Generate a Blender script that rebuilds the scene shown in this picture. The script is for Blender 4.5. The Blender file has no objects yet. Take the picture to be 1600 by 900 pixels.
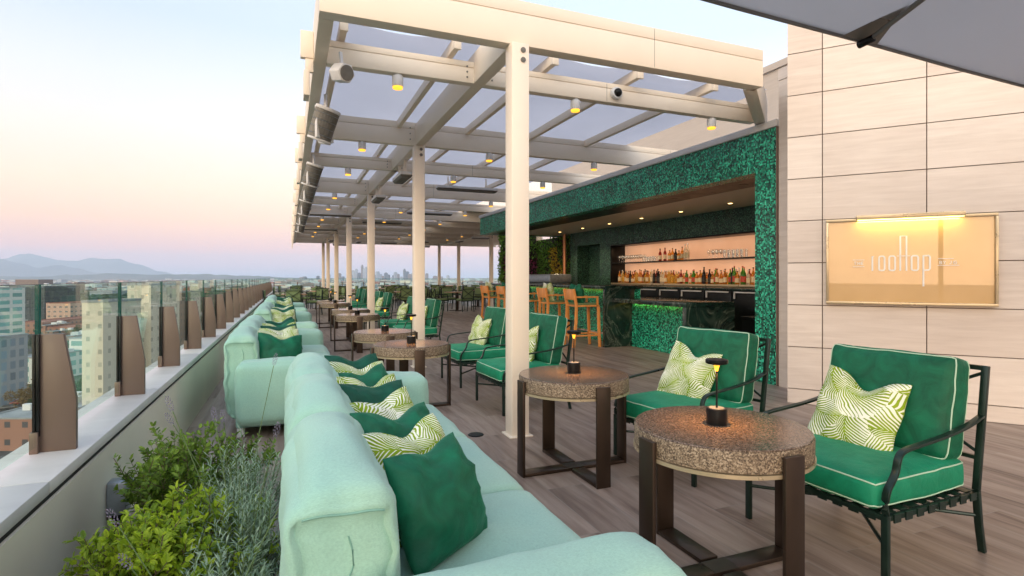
import bpy, bmesh, math, random
from mathutils import Vector, Matrix, noise
PI = math.pi
R = math.radians
sc = bpy.context.scene
C = sc.collection
random.seed(7)

# ------------------------------------------------------------------ camera
H = 1.3
TH = R(22.03)
FX, FY = math.sin(TH), math.cos(TH)
RX, RY = math.cos(TH), -math.sin(TH)
FP = 860.0
HZ = 434.0

def at(u, d):
    """ground position of image column u at depth d"""
    l = (u - 800) / FP * d
    return (FX * d + RX * l, FY * d + RY * l)

def gd(u, v, z=0.0):
    d = FP * (H - z) / (v - HZ)
    x, y = at(u, d)
    return (x, y, d)

cam_d = bpy.data.cameras.new('camera')
cam = bpy.data.objects.new('camera', cam_d)
C.objects.link(cam)
cam.location = (0, 0, H)
cam.rotation_euler = (PI / 2, 0, -TH)
cam_d.lens = 36.0 * FP / 1600
cam_d.shift_y = -(450 - HZ) / 1600
cam_d.clip_start = 0.05
cam_d.clip_end = 60000
sc.camera = cam

# ------------------------------------------------------------------ materials
MATS = {}

class N:
    """small node helper"""
    def __init__(s, nt):
        s.nt = nt
    def n(s, t, **kw):
        nd = s.nt.nodes.new(t)
        for k, v in kw.items():
            if k.startswith('i_'):
                nd.inputs[k[2:].replace('_', ' ')].default_value = v
            else:
                setattr(nd, k, v)
        return nd
    def l(s, a, b):
        s.nt.links.new(a, b)
    def ramp(s, fac, pts, interp='LINEAR'):
        r = s.n('ShaderNodeValToRGB')
        r.color_ramp.interpolation = interp
        el = r.color_ramp.elements
        while len(el) < len(pts):
            el.new(0.5)
        for e, (p, c) in zip(el, pts):
            e.position = p
            e.color = (c[0], c[1], c[2], 1) if not isinstance(c, (int, float)) else (c, c, c, 1)
        s.l(fac, r.inputs[0])
        return r.outputs[0]
    def math(s, op, a, b=None, clamp=False):
        m = s.n('ShaderNodeMath', operation=op, use_clamp=clamp)
        for i, x in enumerate((a, b)):
            if x is None:
                continue
            if isinstance(x, (int, float)):
                m.inputs[i].default_value = x
            else:
                s.l(x, m.inputs[i])
        return m.outputs[0]
    def mix(s, fac, a, b, mode='MIX'):
        m = s.n('ShaderNodeMix', data_type='RGBA', blend_type=mode)
        for k, x in ((0, fac), (6, a), (7, b)):
            if isinstance(x, (int, float)):
                m.inputs[k].default_value = x if k == 0 else (x, x, x, 1)
            elif isinstance(x, tuple):
                m.inputs[k].default_value = (x[0], x[1], x[2], 1)
            else:
                s.l(x, m.inputs[k])
        return m.outputs[2]

def newmat(name):
    m = bpy.data.materials.new(name)
    m.use_nodes = True
    MATS[name] = m
    g = N(m.node_tree)
    p = m.node_tree.nodes['Principled BSDF']
    return m, g, p

def coord(g, scale=(1, 1, 1), kind='Object', loc=(0, 0, 0), rot=(0, 0, 0)):
    tc = g.n('ShaderNodeTexCoord')
    mp = g.n('ShaderNodeMapping')
    mp.inputs['Scale'].default_value = scale
    mp.inputs['Location'].default_value = loc
    mp.inputs['Rotation'].default_value = rot
    g.l(tc.outputs[kind], mp.inputs[0])
    return mp.outputs[0]

def noise_t(g, vec, scale, detail=4, rough=0.55, dist=0.0):
    n = g.n('ShaderNodeTexNoise')
    n.inputs['Scale'].default_value = scale
    n.inputs['Detail'].default_value = detail
    n.inputs['Roughness'].default_value = rough
    n.inputs['Distortion'].default_value = dist
    g.l(vec, n.inputs['Vector'])
    return n.outputs[0]

def bump(g, p, h, strength=0.2, dist=0.01):
    b = g.n('ShaderNodeBump')
    b.inputs['Strength'].default_value = strength
    b.inputs['Distance'].default_value = dist
    g.l(h, b.inputs['Height'])
    g.l(b.outputs[0], p.inputs['Normal'])

def simple(name, col, rough=0.5, metal=0.0, var=0.12, vscale=6.0, bmp=0.0, bscale=60, spec=0.5, kind='Object', coat=0.0, stretch=(1, 1, 1)):
    m, g, p = newmat(name)
    v = coord(g, stretch, kind)
    f = noise_t(g, v, vscale, 5)
    a = tuple(c * (1 - var) for c in col)
    b = tuple(min(1, c * (1 + var)) for c in col)
    g.l(g.ramp(f, [(0.3, a), (0.7, b)]), p.inputs['Base Color'])
    rr = g.ramp(f, [(0.3, max(0.02, rough * 0.85)), (0.7, min(1, rough * 1.15))])
    g.l(rr, p.inputs['Roughness'])
    p.inputs['Metallic'].default_value = metal
    p.inputs['Specular IOR Level'].default_value = spec
    p.inputs['Coat Weight'].default_value = coat
    if bmp:
        bump(g, p, noise_t(g, v, bscale, 3), bmp, 0.004)
    return m

simple('paint_beige', (0.80, 0.70, 0.575), 0.42, var=0.035, vscale=1.5)
simple('bronze_post', (0.155, 0.105, 0.083), 0.42, metal=0.15, var=0.10, vscale=2.5, stretch=(1, 1, .3))
simple('wall_grey', (0.72, 0.66, 0.54), 0.7, var=0.07, vscale=1.2, bmp=0.15, bscale=90)
simple('black_metal', (0.012, 0.013, 0.014), 0.35, metal=0.6, var=0.2)
simple('black_gap', (0.01, 0.01, 0.01), 0.8, var=0.2)
simple('dark_green_metal', (0.012, 0.028, 0.021), 0.32, metal=0.4, var=0.25, vscale=10)
simple('bronze_leg', (0.060, 0.040, 0.028), 0.35, metal=0.7, var=0.15, vscale=4)
simple('steel', (0.55, 0.55, 0.55), 0.28, metal=1.0, var=0.06)
simple('galv', (0.30, 0.34, 0.38), 0.42, metal=0.7, var=0.2, vscale=14, bmp=0.2, bscale=50)
simple('coping_white', (0.66, 0.655, 0.65), 0.5, var=0.04)
simple('ceiling_beige', (0.70, 0.60, 0.50), 0.7, var=0.04)
simple('olive_fabric', (0.16, 0.225, 0.10), 0.9, var=0.15, vscale=30, bmp=0.3, bscale=300)
simple('umbrella_grey', (0.43, 0.435, 0.455), 0.85, var=0.04, vscale=2, bmp=0.1, bscale=300)
simple('grey_trim', (0.19, 0.18, 0.165), 0.6, var=0.1)
simple('soil', (0.035, 0.025, 0.018), 0.95, var=0.5, vscale=30, bmp=0.8, bscale=60)
simple('table_wood', (0.36, 0.22, 0.13), 0.35, var=0.2, vscale=12)
simple('brown_trim', (0.17, 0.12, 0.09), 0.5, var=0.1)
simple('copper', (0.55, 0.24, 0.12), 0.35, metal=0.6, var=0.1)
simple('heater_grey', (0.16, 0.155, 0.14), 0.5, metal=0.3, var=0.15, vscale=25)
simple('stem_green', (0.10, 0.15, 0.05), 0.7)
simple('bark', (0.12, 0.085, 0.055), 0.9, var=0.3, bmp=0.5)
simple('car_white', (0.75, 0.76, 0.78), 0.25, var=0.02, coat=0.5)
simple('car_dark', (0.04, 0.045, 0.055), 0.25, var=0.05, coat=0.5)
simple('car_red', (0.28, 0.03, 0.025), 0.25, var=0.05, coat=0.5)
simple('rubber', (0.02, 0.02, 0.02), 0.8)
simple('wicker', (0.30, 0.20, 0.11), 0.8, var=0.3, vscale=60)

def orange_wood():
    m, g, p = newmat('orange_wood')
    v = coord(g, (1, 1, .12))
    f = noise_t(g, v, 26, 6, 0.6, 0.6)
    g.l(g.ramp(f, [(0.3, (0.58, 0.21, 0.045)), (0.7, (0.82, 0.35, 0.10))]), p.inputs['Base Color'])
    p.inputs['Roughness'].default_value = 0.38
orange_wood()

def fabric_mint():
    m, g, p = newmat('mint_fabric')
    v = coord(g)
    f = noise_t(g, v, 1.6, 3)
    base = g.ramp(f, [(0.25, (0.28, 0.51, 0.44)), (0.5, (0.335, 0.555, 0.46)), (0.75, (0.39, 0.59, 0.46))])
    wa = noise_t(g, coord(g, (110, 110, 800)), 1.0, 3, 0.6)
    wb = noise_t(g, coord(g, (110, 800, 110)), 1.0, 3, 0.6)
    w = g.math('MULTIPLY', g.math('ADD', wa, wb), 0.5)
    k = g.ramp(w, [(0.36, 0.87), (0.64, 1.06)])
    g.l(g.mix(1.0, base, k, 'MULTIPLY'), p.inputs['Base Color'])
    p.inputs['Roughness'].default_value = 0.85
    p.inputs['Specular IOR Level'].default_value = 0.25
    p.inputs['Sheen Weight'].default_value = 0.2
    h = g.math('ADD', g.math('MULTIPLY', w, 0.8), noise_t(g, v, 7, 3, 0.5, 0.4))
    bump(g, p, h, 0.34, 0.012)
fabric_mint()

def velvet(name, lo, hi, sheen=0.5):
    m, g, p = newmat(name)
    v = coord(g)
    f = noise_t(g, v, 8, 4, 0.6, 0.9)
    g.l(g.ramp(f, [(0.3, lo), (0.72, hi)]), p.inputs['Base Color'])
    p.inputs['Roughness'].default_value = 0.62
    p.inputs['Specular IOR Level'].default_value = 0.35
    p.inputs['Sheen Weight'].default_value = sheen
    p.inputs['Sheen Roughness'].default_value = 0.35
    p.inputs['Sheen Tint'].default_value = (0.25, 0.95, 0.6, 1)
    bump(g, p, g.math('ADD', noise_t(g, v, 11, 4, 0.6, 0.4), g.math('MULTIPLY', noise_t(g, v, 420, 2), 0.12)), 0.34, 0.02)
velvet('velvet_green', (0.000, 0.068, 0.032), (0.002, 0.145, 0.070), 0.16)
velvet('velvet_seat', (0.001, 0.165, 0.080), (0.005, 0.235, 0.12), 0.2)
velvet('velvet_dark', (0.000, 0.052, 0.030), (0.001, 0.085, 0.046), 0.08)
simple('seam_shade_mint', (0.19, 0.36, 0.295), 0.9)  # darker mint for seams and for the shade painted under the fold
simple('piping', (0.45, 0.62, 0.47), 0.8, var=0.05)

def palm():
    m, g, p = newmat('palm_print')
    tc = g.n('ShaderNodeTexCoord')
    base = tc.outputs['UV']
    vor = g.n('ShaderNodeTexVoronoi', voronoi_dimensions='2D')
    vor.inputs['Scale'].default_value = 2.5
    dn = g.n('ShaderNodeTexNoise'); dn.inputs['Scale'].default_value = 3.0; dn.inputs['Detail'].default_value = 1.0
    g.l(base, dn.inputs['Vector'])
    d1 = g.n('ShaderNodeVectorMath', operation='SUBTRACT'); d1.inputs[1].default_value = (.5, .5, .5)
    g.l(dn.outputs['Color'], d1.inputs[0])
    d2 = g.n('ShaderNodeVectorMath', operation='SCALE'); d2.inputs['Scale'].default_value = 0.12
    g.l(d1.outputs[0], d2.inputs[0])
    d3 = g.n('ShaderNodeVectorMath', operation='ADD')
    g.l(base, d3.inputs[0]); g.l(d2.outputs[0], d3.inputs[1])
    base = d3.outputs[0]
    g.l(base, vor.inputs['Vector'])
    sub = g.n('ShaderNodeVectorMath', operation='SUBTRACT')
    sc_ = g.n('ShaderNodeVectorMath', operation='SCALE')
    sc_.inputs['Scale'].default_value = 1.0
    g.l(base, sub.inputs[0])
    g.l(vor.outputs['Position'], sub.inputs[1])
    sep = g.n('ShaderNodeSeparateColor')
    g.l(vor.outputs['Color'], sep.inputs[0])
    rot = g.n('ShaderNodeVectorRotate', rotation_type='Z_AXIS')
    g.l(sub.outputs[0], rot.inputs['Vector'])
    g.l(g.math('MULTIPLY', sep.outputs[0], 6.28), rot.inputs['Angle'])
    sx = g.n('ShaderNodeSeparateXYZ')
    g.l(rot.outputs[0], sx.inputs[0])
    X, Y = sx.outputs[0], sx.outputs[1]
    # curved spine
    yy = g.math('SUBTRACT', Y, g.math('MULTIPLY', g.math('MULTIPLY', X, X), 1.2))
    ay = g.math('ABSOLUTE', yy)
    s = g.math('SUBTRACT', X, g.math('MULTIPLY', g.math('POWER', ay, 0.85), 0.9))
    st = g.math('SINE', g.math('MULTIPLY', s, 150.0))
    jit = g.math('MULTIPLY', noise_t(g, base, 18, 2), 1.2)
    st = g.math('ADD', st, g.math('SUBTRACT', jit, 0.50))
    leaf = g.math('GREATER_THAN', g.math('SUBTRACT', st, g.math('MULTIPLY', ay, 5.0)), -0.66)
    spine = g.math('LESS_THAN', ay, 0.006)
    f = g.math('MAXIMUM', leaf, spine)
    grn = g.ramp(noise_t(g, base, 4, 3), [(0.3, (0.15, 0.25, 0.010)), (0.7, (0.27, 0.38, 0.02))])
    g.l(g.mix(f, (0.80, 0.81, 0.70), grn), p.inputs['Base Color'])
    p.inputs['Roughness'].default_value = 0.9
    p.inputs['Specular IOR Level'].default_value = 0.15
    bump(g, p, noise_t(g, base, 150, 2), 0.2, 0.003)
palm()

def granite(name, cols, scale=55, rough=0.25, bmp=0.0):
    m, g, p = newmat(name)
    v = coord(g)
    vo = g.n('ShaderNodeTexVoronoi')
    vo.inputs['Scale'].default_value = scale * 2.2
    g.l(v, vo.inputs['Vector'])
    sep = g.n('ShaderNodeSeparateColor')
    g.l(vo.outputs['Color'], sep.inputs[0])
    f = g.math('ADD', g.math('MULTIPLY', sep.outputs[0], 0.5), g.math('MULTIPLY', noise_t(g, v, scale, 5, 0.7), 0.55))
    g.l(g.ramp(f, cols), p.inputs['Base Color'])
    p.inputs['Roughness'].default_value = rough
    if bmp:
        bump(g, p, f, bmp, 0.006)
granite('granite_top', [(0.22, (0.035, 0.022, 0.015)), (0.42, (0.105, 0.072, 0.052)), (0.62, (0.175, 0.130, 0.098)), (0.85, (0.30, 0.235, 0.185))], 85, 0.16)
granite('granite_edge', [(0.24, (0.035, 0.022, 0.013)), (0.45, (0.125, 0.085, 0.052)), (0.65, (0.25, 0.185, 0.12)), (0.88, (0.44, 0.36, 0.26))], 85, 0.6, 0.4)

def floor_mat():
    m, g, p = newmat('deck_planks')
    v = coord(g, (1, 1, 1), rot=(0, 0, PI / 2))
    br = g.n('ShaderNodeTexBrick')
    br.offset = 0.5
    br.inputs['Scale'].default_value = 1.0
    br.inputs['Brick Width'].default_value = 1.22
    br.inputs['Row Height'].default_value = 0.245
    br.inputs['Mortar Size'].default_value = 0.0022
    br.inputs['Mortar Smooth'].default_value = 0.2
    br.inputs['Bias'].default_value = 0.0
    br.inputs['Color1'].default_value = (0.0, 0.0, 0.0, 1)
    br.inputs['Color2'].default_value = (1.0, 1.0, 1.0, 1)
    br.inputs['Mortar'].default_value = (0.5, 0.5, 0.5, 1)
    g.l(v, br.inputs['Vector'])
    # per plank offset of the grain
    tc = g.n('ShaderNodeTexCoord')
    off = g.n('ShaderNodeVectorMath', operation='MULTIPLY')
    off.inputs[1].default_value = (3.1, 17.0, 5.0)
    g.l(br.outputs['Color'], off.inputs[0])
    add = g.n('ShaderNodeVectorMath', operation='ADD')
    g.l(tc.outputs['Object'], add.inputs[0])
    g.l(off.outputs[0], add.inputs[1])
    mp = g.n('ShaderNodeMapping')
    mp.inputs['Scale'].default_value = (9.0, 0.9, 1)
    g.l(add.outputs[0], mp.inputs[0])
    grain = noise_t(g, mp.outputs[0], 1.0, 8, 0.62, 0.5)
    mp2 = g.n('ShaderNodeMapping')
    mp2.inputs['Scale'].default_value = (46.0, 2.6, 1)
    g.l(add.outputs[0], mp2.inputs[0])
    fine = noise_t(g, mp2.outputs[0], 1.0, 5, 0.7, 0.3)
    f = g.math('ADD', g.math('MULTIPLY', grain, 0.82), g.math('MULTIPLY', fine, 0.18))
    col = g.ramp(f, [(0.30, (0.110, 0.073, 0.056)), (0.41, (0.210, 0.150, 0.119)), (0.52, (0.287, 0.215, 0.173)), (0.68, (0.375, 0.29, 0.238))])
    tone = g.ramp(br.outputs['Color'], [(0.0, 0.88), (1.0, 1.10)])
    col = g.mix(1.0, col, tone, 'MULTIPLY')
    col = g.mix(br.outputs['Fac'], col, (0.27, 0.24, 0.21))
    g.l(col, p.inputs['Base Color'])
    g.l(g.ramp(f, [(0.3, 0.48), (0.7, 0.36)]), p.inputs['Roughness'])
    p.inputs['Specular IOR Level'].default_value = 0.4
    h = g.math('SUBTRACT', g.math('MULTIPLY', fine, 0.25), br.outputs['Fac'])
    bump(g, p, h, 0.25, 0.003)
floor_mat()

def stone_mat(name, lo, hi, rough=0.5, sy=(1.2, 1.2, 14)):
    m, g, p = newmat(name)
    v = coord(g, sy)
    f = noise_t(g, v, 1.6, 7, 0.62, 0.4)
    v2 = coord(g)
    big = noise_t(g, v2, 0.9, 2)
    geo = g.n('ShaderNodeNewGeometry')
    pan = g.math('MULTIPLY', geo.outputs['Random Per Island'], 0.16)
    ff = g.math('ADD', g.math('ADD', g.math('MULTIPLY', f, 0.62), g.math('MULTIPLY', big, 0.28)), g.math('SUBTRACT', pan, 0.02))
    col = g.ramp(ff, [(0.25, lo), (0.7, hi)])
    pits = noise_t(g, coord(g, (6, 6, 22)), 6, 3, 0.7)
    pm = g.ramp(pits, [(0.70, 1.0), (0.76, 0.72)])
    g.l(g.mix(1.0, col, pm, 'MULTIPLY'), p.inputs['Base Color'])
    p.inputs['Roughness'].default_value = rough
    bump(g, p, f, 0.12, 0.004)
stone_mat('travertine', (0.53, 0.44, 0.375), (0.73, 0.645, 0.57))
stone_mat('coping_stone', (0.52, 0.475, 0.455), (0.70, 0.655, 0.63), 0.45, (3, 1.0, 3))
stone_mat('beige_panel', (0.44, 0.37, 0.31), (0.55, 0.475, 0.405), 0.6)

def mosaic(name, dark, mid, hi, scale=52.0, rough=0.22):
    m, g, p = newmat(name)
    tc = g.n('ShaderNodeTexCoord')
    vo = g.n('ShaderNodeTexVoronoi')
    vo.inputs['Scale'].default_value = scale
    vo.inputs['Randomness'].default_value = 0.0
    mp = g.n('ShaderNodeMapping')
    mp.inputs['Location'].default_value = (0.0063, 0.0071, 0.0057)
    g.l(tc.outputs['Object'], mp.inputs[0])
    g.l(mp.outputs[0], vo.inputs['Vector'])
    sep = g.n('ShaderNodeSeparateColor')
    g.l(vo.outputs['Color'], sep.inputs[0])
    big = noise_t(g, tc.outputs['Object'], 2.5, 3)
    f = g.math('ADD', sep.outputs[0], g.math('MULTIPLY', g.math('SUBTRACT', big, 0.5), 0.5))
    g.l(g.ramp(f, [(0.05, dark), (0.45, mid), (0.80, hi), (1.0, tuple(min(1, c * 1.7 + .02) for c in hi))]), p.inputs['Base Color'])
    g.l(g.ramp(sep.outputs[1], [(0, rough * 0.6), (1, rough * 2.2)]), p.inputs['Roughness'])
    p.inputs['Specular IOR Level'].default_value = 0.6
    b = g.n('ShaderNodeBump')
    b.inputs['Strength'].default_value = 0.25
    b.inputs['Distance'].default_value = 0.004
    g.l(g.math('ADD', vo.outputs['Distance'], g.math('MULTIPLY', sep.outputs[2], 0.6)), b.inputs['Height'])
    g.l(b.outputs[0], p.inputs['Normal'])
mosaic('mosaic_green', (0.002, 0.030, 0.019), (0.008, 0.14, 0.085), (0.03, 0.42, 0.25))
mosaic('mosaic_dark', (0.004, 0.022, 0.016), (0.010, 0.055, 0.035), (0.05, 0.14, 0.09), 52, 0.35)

def marble_green():
    m, g, p = newmat('green_marble')
    v = coord(g)
    n1 = noise_t(g, v, 1.3, 5, 0.6, 1.6)
    vein = g.math('ABSOLUTE', g.math('SUBTRACT', n1, 0.5))
    col = g.ramp(noise_t(g, v, 4, 5), [(0.3, (0.004, 0.011, 0.010)), (0.7, (0.016, 0.040, 0.030))])
    vf = g.ramp(vein, [(0.0, 1.0), (0.012, 0.25), (0.05, 0.0)])
    g.l(g.mix(g.math('MULTIPLY', vf, 0.5), col, (0.22, 0.26, 0.20)), p.inputs['Base Color'])
    p.inputs['Roughness'].default_value = 0.16
marble_green()

def emis(name, col, strength):
    m, g, p = newmat(name)
    p.inputs['Base Color'].default_value = (*col, 1)
    p.inputs['Emission Color'].default_value = (*col, 1)
    p.inputs['Emission Strength'].default_value = strength
emis('lamp_amber', (1.0, 0.43, 0.035), 1.5)
emis('lamp_warm', (1.0, 0.62, 0.22), 6.0)
emis('sign_tube', (1.0, 0.80, 0.22), 3.5)
emis('led_strip', (1.0, 0.70, 0.10), 1.6)

def backlit():
    m, g, p = newmat('backlit_panel')
    v = coord(g, (1, 1, 1))
    f = noise_t(g, v, 1.5, 2)
    g.l(g.ramp(f, [(0.3, (0.62, 0.40, 0.29)), (0.7, (0.70, 0.46, 0.34))]), p.inputs['Base Color'])
    g.l(g.ramp(f, [(0.3, (0.86, 0.44, 0.24)), (0.7, (0.92, 0.53, 0.33))]), p.inputs['Emission Color'])
    p.inputs['Emission Strength'].default_value = 0.30
    p.inputs['Roughness'].default_value = 0.5
backlit()

def glass_mat(name, tint, ior=1.45, refl_rough=0.0, boost=0.0):
    m, g, p = newmat(name)
    nt = m.node_tree
    nt.nodes.remove(p)
    out = nt.nodes['Material Output']
    tr = g.n('ShaderNodeBsdfTransparent')
    tr.inputs[0].default_value = (*tint, 1)
    gl = g.n('ShaderNodeBsdfGlossy')
    gl.inputs['Roughness'].default_value = refl_rough
    gl.inputs[0].default_value = (0.95, 1.0, 0.97, 1)
    fr = g.n('ShaderNodeFresnel')
    geo = g.n('ShaderNodeNewGeometry')
    io = g.n('ShaderNodeMix', data_type='FLOAT')
    io.inputs[2].default_value = ior
    io.inputs[3].default_value = 1.0 / ior
    g.l(geo.outputs['Backfacing'], io.inputs[0])
    g.l(io.outputs[0], fr.inputs[0])
    fac = g.math('MULTIPLY', fr.outputs[0], 0.55)
    if boost:
        fac = g.math('ADD', fac, boost, True)
    mx = g.n('ShaderNodeMixShader')
    g.l(fac, mx.inputs[0])
    g.l(tr.outputs[0], mx.inputs[1])
    g.l(gl.outputs[0], mx.inputs[2])
    g.l(mx.outputs[0], out.inputs[0])
glass_mat('rail_glass', (0.90, 0.97, 0.94), 1.5)
simple('glass_edge', (0.015, 0.085, 0.075), 0.12, var=0.2)
glass_mat('drink_glass', (0.95, 0.95, 0.95), 1.6, 0.02, 0.10)

def bottle_mat(name, col):
    m, g, p = newmat(name)
    p.inputs['Base Color'].default_value = (*col, 1)
    p.inputs['Roughness'].default_value = 0.08
    p.inputs['Transmission Weight'].default_value = 0.72
    p.inputs['IOR'].default_value = 1.3
for k_, c_ in dict(amber=(0.75, 0.32, 0.04), clear=(0.85, 0.82, 0.72), green=(0.10, 0.38, 0.05), dark=(0.02, 0.02, 0.02), gold=(0.85, 0.58, 0.12), red=(0.35, 0.03, 0.02)).items():
    bottle_mat('bottle_' + k_, c_)
simple('label_cream', (0.65, 0.58, 0.42), 0.7)
simple('label_red', (0.45, 0.06, 0.04), 0.6)
simple('label_black', (0.02, 0.02, 0.02), 0.5)

def canopy_mat(name='canopy_fabric', c0=(0.70, 0.70, 0.735), c1=(0.74, 0.74, 0.775), tf=0.80):
    m, g, p = newmat(name)
    nt = m.node_tree
    out = nt.nodes['Material Output']
    v = coord(g)
    f = noise_t(g, v, 0.8, 3)
    colr = g.ramp(f, [(0.3, c0), (0.7, c1)])
    g.l(colr, p.inputs['Base Color'])
    p.inputs['Roughness'].default_value = 0.9
    tl = g.n('ShaderNodeBsdfTranslucent')
    g.l(colr, tl.inputs[0])
    mx = g.n('ShaderNodeMixShader')
    mx.inputs[0].default_value = tf
    g.l(p.outputs[0], mx.inputs[1])
    g.l(tl.outputs[0], mx.inputs[2])
    g.l(mx.outputs[0], out.inputs[0])
canopy_mat()
canopy_mat('umbrella_cloth', (0.64, 0.63, 0.635), (0.67, 0.66, 0.665), 0.66)

def leaf_mat(name, lo, hi, trans=0.35, rough=0.55):
    m, g, p = newmat(name)
    nt = m.node_tree
    out = nt.nodes['Material Output']
    geo = g.n('ShaderNodeNewGeometry')
    v = coord(g)
    f = g.math('ADD', g.math('MULTIPLY', geo.outputs['Random Per Island'], 0.55), g.math('MULTIPLY', noise_t(g, v, 6, 3), 0.5))
    c = g.ramp(f, [(0.2, lo), (0.8, hi)])
    g.l(c, p.inputs['Base Color'])
    p.inputs['Roughness'].default_value = rough
    tl = g.n('ShaderNodeBsdfTranslucent')
    g.l(c, tl.inputs[0])
    mx = g.n('ShaderNodeMixShader')
    mx.inputs[0].default_value = trans
    g.l(p.outputs[0], mx.inputs[1])
    g.l(tl.outputs[0], mx.inputs[2])
    g.l(mx.outputs[0], out.inputs[0])
leaf_mat('leaf_box', (0.10, 0.19, 0.012), (0.50, 0.62, 0.04), 0.5)
leaf_mat('leaf_box_dark', (0.05, 0.11, 0.012), (0.24, 0.36, 0.04), 0.45)
leaf_mat('leaf_lavender', (0.20, 0.30, 0.22), (0.50, 0.60, 0.46), 0.45)
leaf_mat('flower_lavender', (0.16, 0.13, 0.20), (0.32, 0.27, 0.36))
leaf_mat('leaf_vertical', (0.05, 0.13, 0.015), (0.20, 0.40, 0.05))
leaf_mat('leaf_yellow', (0.42, 0.30, 0.02), (0.75, 0.55, 0.05))
leaf_mat('leaf_purple', (0.16, 0.02, 0.06), (0.36, 0.07, 0.16))
leaf_mat('leaf_tree', (0.012, 0.035, 0.010), (0.06, 0.11, 0.03))
leaf_mat('leaf_palm', (0.02, 0.06, 0.02), (0.08, 0.15, 0.05))
leaf_mat('leaf_dry', (0.12, 0.08, 0.02), (0.24, 0.16, 0.05))

def sign_gold():
    m, g, p = newmat('sign_gold')
    v = coord(g)
    f = noise_t(g, v, 2.5, 3)
    g.l(g.ramp(f, [(0.3, (0.50, 0.315, 0.125)), (0.7, (0.55, 0.35, 0.15))]), p.inputs['Base Color'])
    p.inputs['Metallic'].default_value = 0.12
    p.inputs['Roughness'].default_value = 0.35
    p.inputs['Coat Weight'].default_value = 1.0
    p.inputs['Coat Roughness'].default_value = 0.01
    p.inputs['Coat IOR'].default_value = 1.6
sign_gold()
simple('sign_frame', (0.50, 0.40, 0.26), 0.3, metal=0.5, var=0.04)
simple('letter_white', (0.82, 0.80, 0.76), 0.4, var=0.02)

def windows_mat(name, wall, win, sx=3.5, sz=3.5, mortar=0.28):
    m, g, p = newmat(name)
    tc = g.n('ShaderNodeTexCoord')
    sx_ = g.n('ShaderNodeSeparateXYZ')
    g.l(tc.outputs['Object'], sx_.inputs[0])
    cb = g.n('ShaderNodeCombineXYZ')
    g.l(g.math('ADD', sx_.outputs[0], sx_.outputs[1]), cb.inputs[0])
    g.l(sx_.outputs[2], cb.inputs[1])
    br = g.n('ShaderNodeTexBrick')
    br.offset = 0.0
    br.inputs['Scale'].default_value = 1.0
    br.inputs['Brick Width'].default_value = sx
    br.inputs['Row Height'].default_value = sz
    br.inputs['Mortar Size'].default_value = mortar * sz
    br.inputs['Color1'].default_value = (*win, 1)
    br.inputs['Color2'].default_value = (*tuple(c * 1.9 for c in win), 1)
    br.inputs['Mortar'].default_value = (*wall, 1)
    g.l(cb.outputs[0], br.inputs['Vector'])
    geo = g.n('ShaderNodeNewGeometry')
    sn = g.n('ShaderNodeSeparateXYZ')
    g.l(geo.outputs['Normal'], sn.inputs[0])
    up = g.math('GREATER_THAN', sn.outputs[2], 0.5)
    g.l(g.mix(up, br.outputs['Color'], tuple(min(1, c * 0.9 + .04) for c in wall)), p.inputs['Base Color'])
    p.inputs['Roughness'].default_value = 0.5
windows_mat('bld_cream', (0.58, 0.54, 0.44), (0.24, 0.24, 0.20), 3.0, 3.2, 0.34)
windows_mat('bld_white', (0.62, 0.62, 0.60), (0.13, 0.26, 0.25), 7, 3.6, 0.24)
windows_mat('bld_brown', (0.17, 0.12, 0.09), (0.07, 0.06, 0.055), 2.4, 3.2, 0.22)
windows_mat('bld_brick', (0.30, 0.15, 0.11), (0.05, 0.05, 0.06), 4, 4, 0.35)
windows_mat('bld_glass', (0.05, 0.06, 0.07), (0.018, 0.022, 0.028), 2.2, 3.8, 0.10)
windows_mat('bld_grey', (0.33, 0.35, 0.37), (0.14, 0.18, 0.22), 3, 3.5, 0.18)
windows_mat('bld_pink', (0.52, 0.33, 0.26), (0.10, 0.10, 0.10), 5, 4, 0.35)
simple('roof_red', (0.30, 0.11, 0.07), 0.8, var=0.25, vscale=0.4)
simple('roof_grey', (0.30, 0.31, 0.32), 0.8, var=0.2, vscale=0.2)
simple('asphalt', (0.055, 0.058, 0.062), 0.85, var=0.25, vscale=0.08)

def city_ground():
    m, g, p = newmat('city_ground')
    v = coord(g)
    br = g.n('ShaderNodeTexBrick')
    br.offset = 0.35
    br.inputs['Scale'].default_value = 1.0
    br.inputs['Brick Width'].default_value = 120
    br.inputs['Row Height'].default_value = 75
    br.inputs['Mortar Size'].default_value = 7
    br.inputs['Color1'].default_value = (0.0, 0.0, 0.0, 1)
    br.inputs['Color2'].default_value = (1, 1, 1, 1)
    g.l(v, br.inputs['Vector'])
    f = noise_t(g, v, 0.012, 8, 0.68)
    col = g.ramp(f, [(0.35, (0.030, 0.055, 0.022)), (0.46, (0.06, 0.08, 0.04)), (0.52, (0.17, 0.15, 0.13)), (0.60, (0.26, 0.23, 0.20)), (0.68, (0.08, 0.10, 0.06))])
    g.l(g.mix(br.outputs['Fac'], col, (0.06, 0.062, 0.066)), p.inputs['Base Color'])
    p.inputs['Roughness'].default_value = 0.9
city_ground()

def hills_mat(name, lo, hi):
    m, g, p = newmat(name)
    v = coord(g)
    f = noise_t(g, v, 0.0011, 8, 0.7)
    g.l(g.ramp(f, [(0.35, lo), (0.65, hi)]), p.inputs['Base Color'])
    p.inputs['Roughness'].default_value = 1.0
hills_mat('hill_green', (0.03, 0.05, 0.03), (0.14, 0.13, 0.10))
hills_mat('mountain_rock', (0.06, 0.07, 0.07), (0.16, 0.15, 0.14))

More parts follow.
